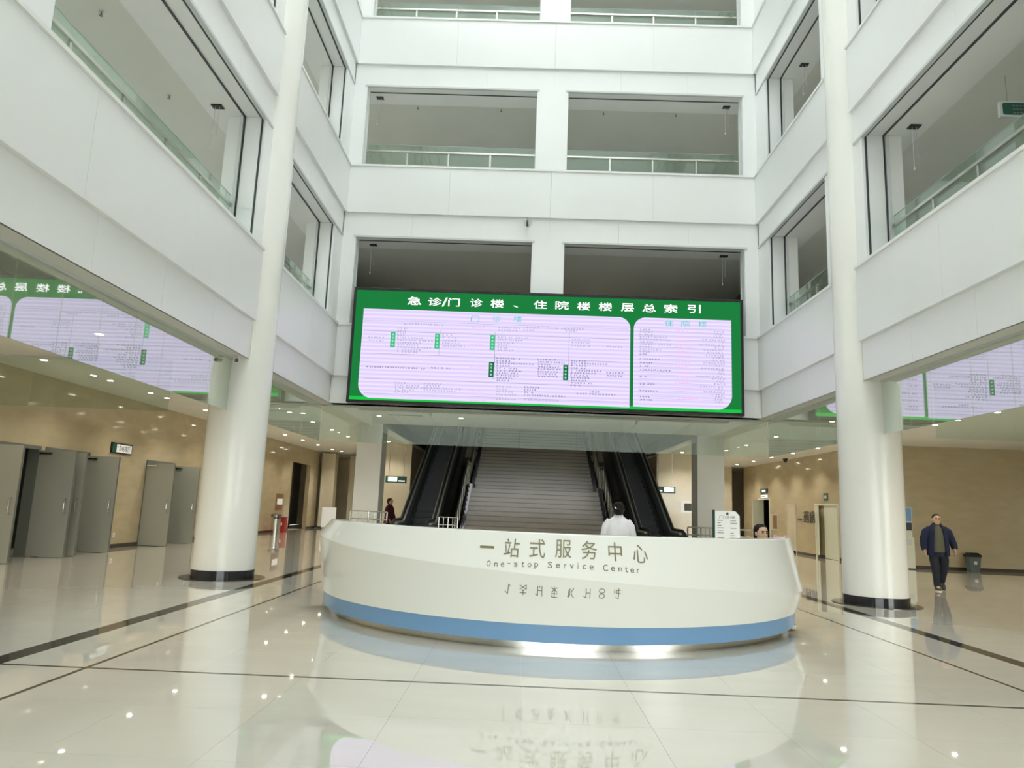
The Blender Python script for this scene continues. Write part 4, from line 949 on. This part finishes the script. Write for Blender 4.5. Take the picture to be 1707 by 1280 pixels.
# ---- seated woman at the desk's right end
def seated(label, loc, rz, top, low, hair_long, zs=.0):
    t = thing('person', label, 'person', loc, rz)
    V = [(0, 0, .52), (0, 0, .72), (0, 0, .86), (0, 0, .96), (0, -.01, 1.03), (0, -.02, 1.07), (-.15, 0, .95), (-.21, -.05, .72), (-.14, -.26, .68), (.15, 0, .95), (.21, -.05, .72), (.14, -.26, .68), (-.09, -.05, .52), (-.1, -.42, .52), (-.1, -.42, .1), (-.1, -.53, .05), (.09, -.05, .52), (.1, -.42, .52), (.1, -.42, .1), (.1, -.53, .05)]
    R = [(.13, .1), (.12, .1), (.13, .1), (.11, .08), .045, .043, .05, .04, .03, .05, .04, .03, .075, .055, .036, .03, .075, .055, .036, .03]
    E3 = [(0, 1), (1, 2), (2, 3), (3, 4), (4, 5), (3, 6), (6, 7), (7, 8), (3, 9), (9, 10), (10, 11), (0, 12), (12, 13), (13, 14), (14, 15), (0, 16), (16, 17), (17, 18), (18, 19)]
    hand_chain(V, E3, R, V[8], 8, (.3, -1, 0), (1, 0, .3), (0, 0, -.6)); hand_chain(V, E3, R, V[11], 11, (-.3, -1, 0), (-1, 0, .3), (0, 0, -.6))
    skin_body('body', V, E3, R, 'skin', t); head_parts(t, (0, -.02, 1.14))
    mb = MB(); mb.ell([(0, .03, 1.04 if hair_long else 1.1, .085, .05), (0, .025, 1.12, .09, .085), (0, .012, 1.19, .09, .108), (0, .008, 1.24, .074, .094), (0, .01, 1.268, .035, .045)], n=20); mb.build('hair', 'hair', t, smooth=80)
    MB().ell([(0, 0, .5, .18, .15), (0, 0, .72, .175, .14), (0, 0, .88, .18, .125), (0, 0, .97, .15, .1), (0, 0, 1.02, .085, .07), (0, 0, 1.05, .058, .058)], n=22).build('top', top, t, smooth=80)
    for s in (-1, 1): MB().tube([(s * .13, 0, .96), (s * .19, -.02, .86), (s * .22, -.06, .72), (s * .18, -.17, .69), (s * .15, -.24, .685)], [.06, .07, .06, .052, .048], 12).build('sleeve', top, t, smooth=60)
    mb = MB()
    for s in (-1, 1): mb.tube([(s * .09, 0, .52), (s * .1, -.42, .52), (s * .1, -.43, .48), (s * .1, -.42, .1)], [.09, .075, .07, .055], 12)
    mb.build('trousers', low, t, smooth=60); shoe(t, (-.1, -.45, .02), 0); shoe(t, (.1, -.45, .02), 0)
    return t
wm = seated('seated dark haired woman behind the right end of the service desk', (3.55, 11.0, 0), math.radians(10), 'maroon', 'trousers', True)
wm.scale = (1.07, 1.07, 1.07)
ch = thing('office_chair', 'office chair under the seated woman behind the desk', 'chair', (3.55, 11.0, 0), math.radians(10))
ch.scale = (1.07, 1.07, 1.07)
bx(-.24, .24, -.28, .24, .33, .39).build('seat', 'black', ch, bevel=.02); bx(-.22, .22, .24, .29, .5, .98).build('backrest', 'black', ch, bevel=.02); MB().tube([(0, 0, .06), (0, 0, .33)], .03, 10).build('post', 'steel_dark', ch)
for k in range(5):
    a = k * 2 * math.pi / 5; MB().tube([(0, 0, .09), (.28 * math.cos(a), .28 * math.sin(a), .05)], .02, 6).build('base_arm', 'black', ch); MB().sphere((.28 * math.cos(a), .28 * math.sin(a), .03), .03, .03, .03, 8, 6).build('caster', 'black', ch)
bx(-.03, .03, .22, .26, .33, .6).build('back_support', 'steel_dark', ch)
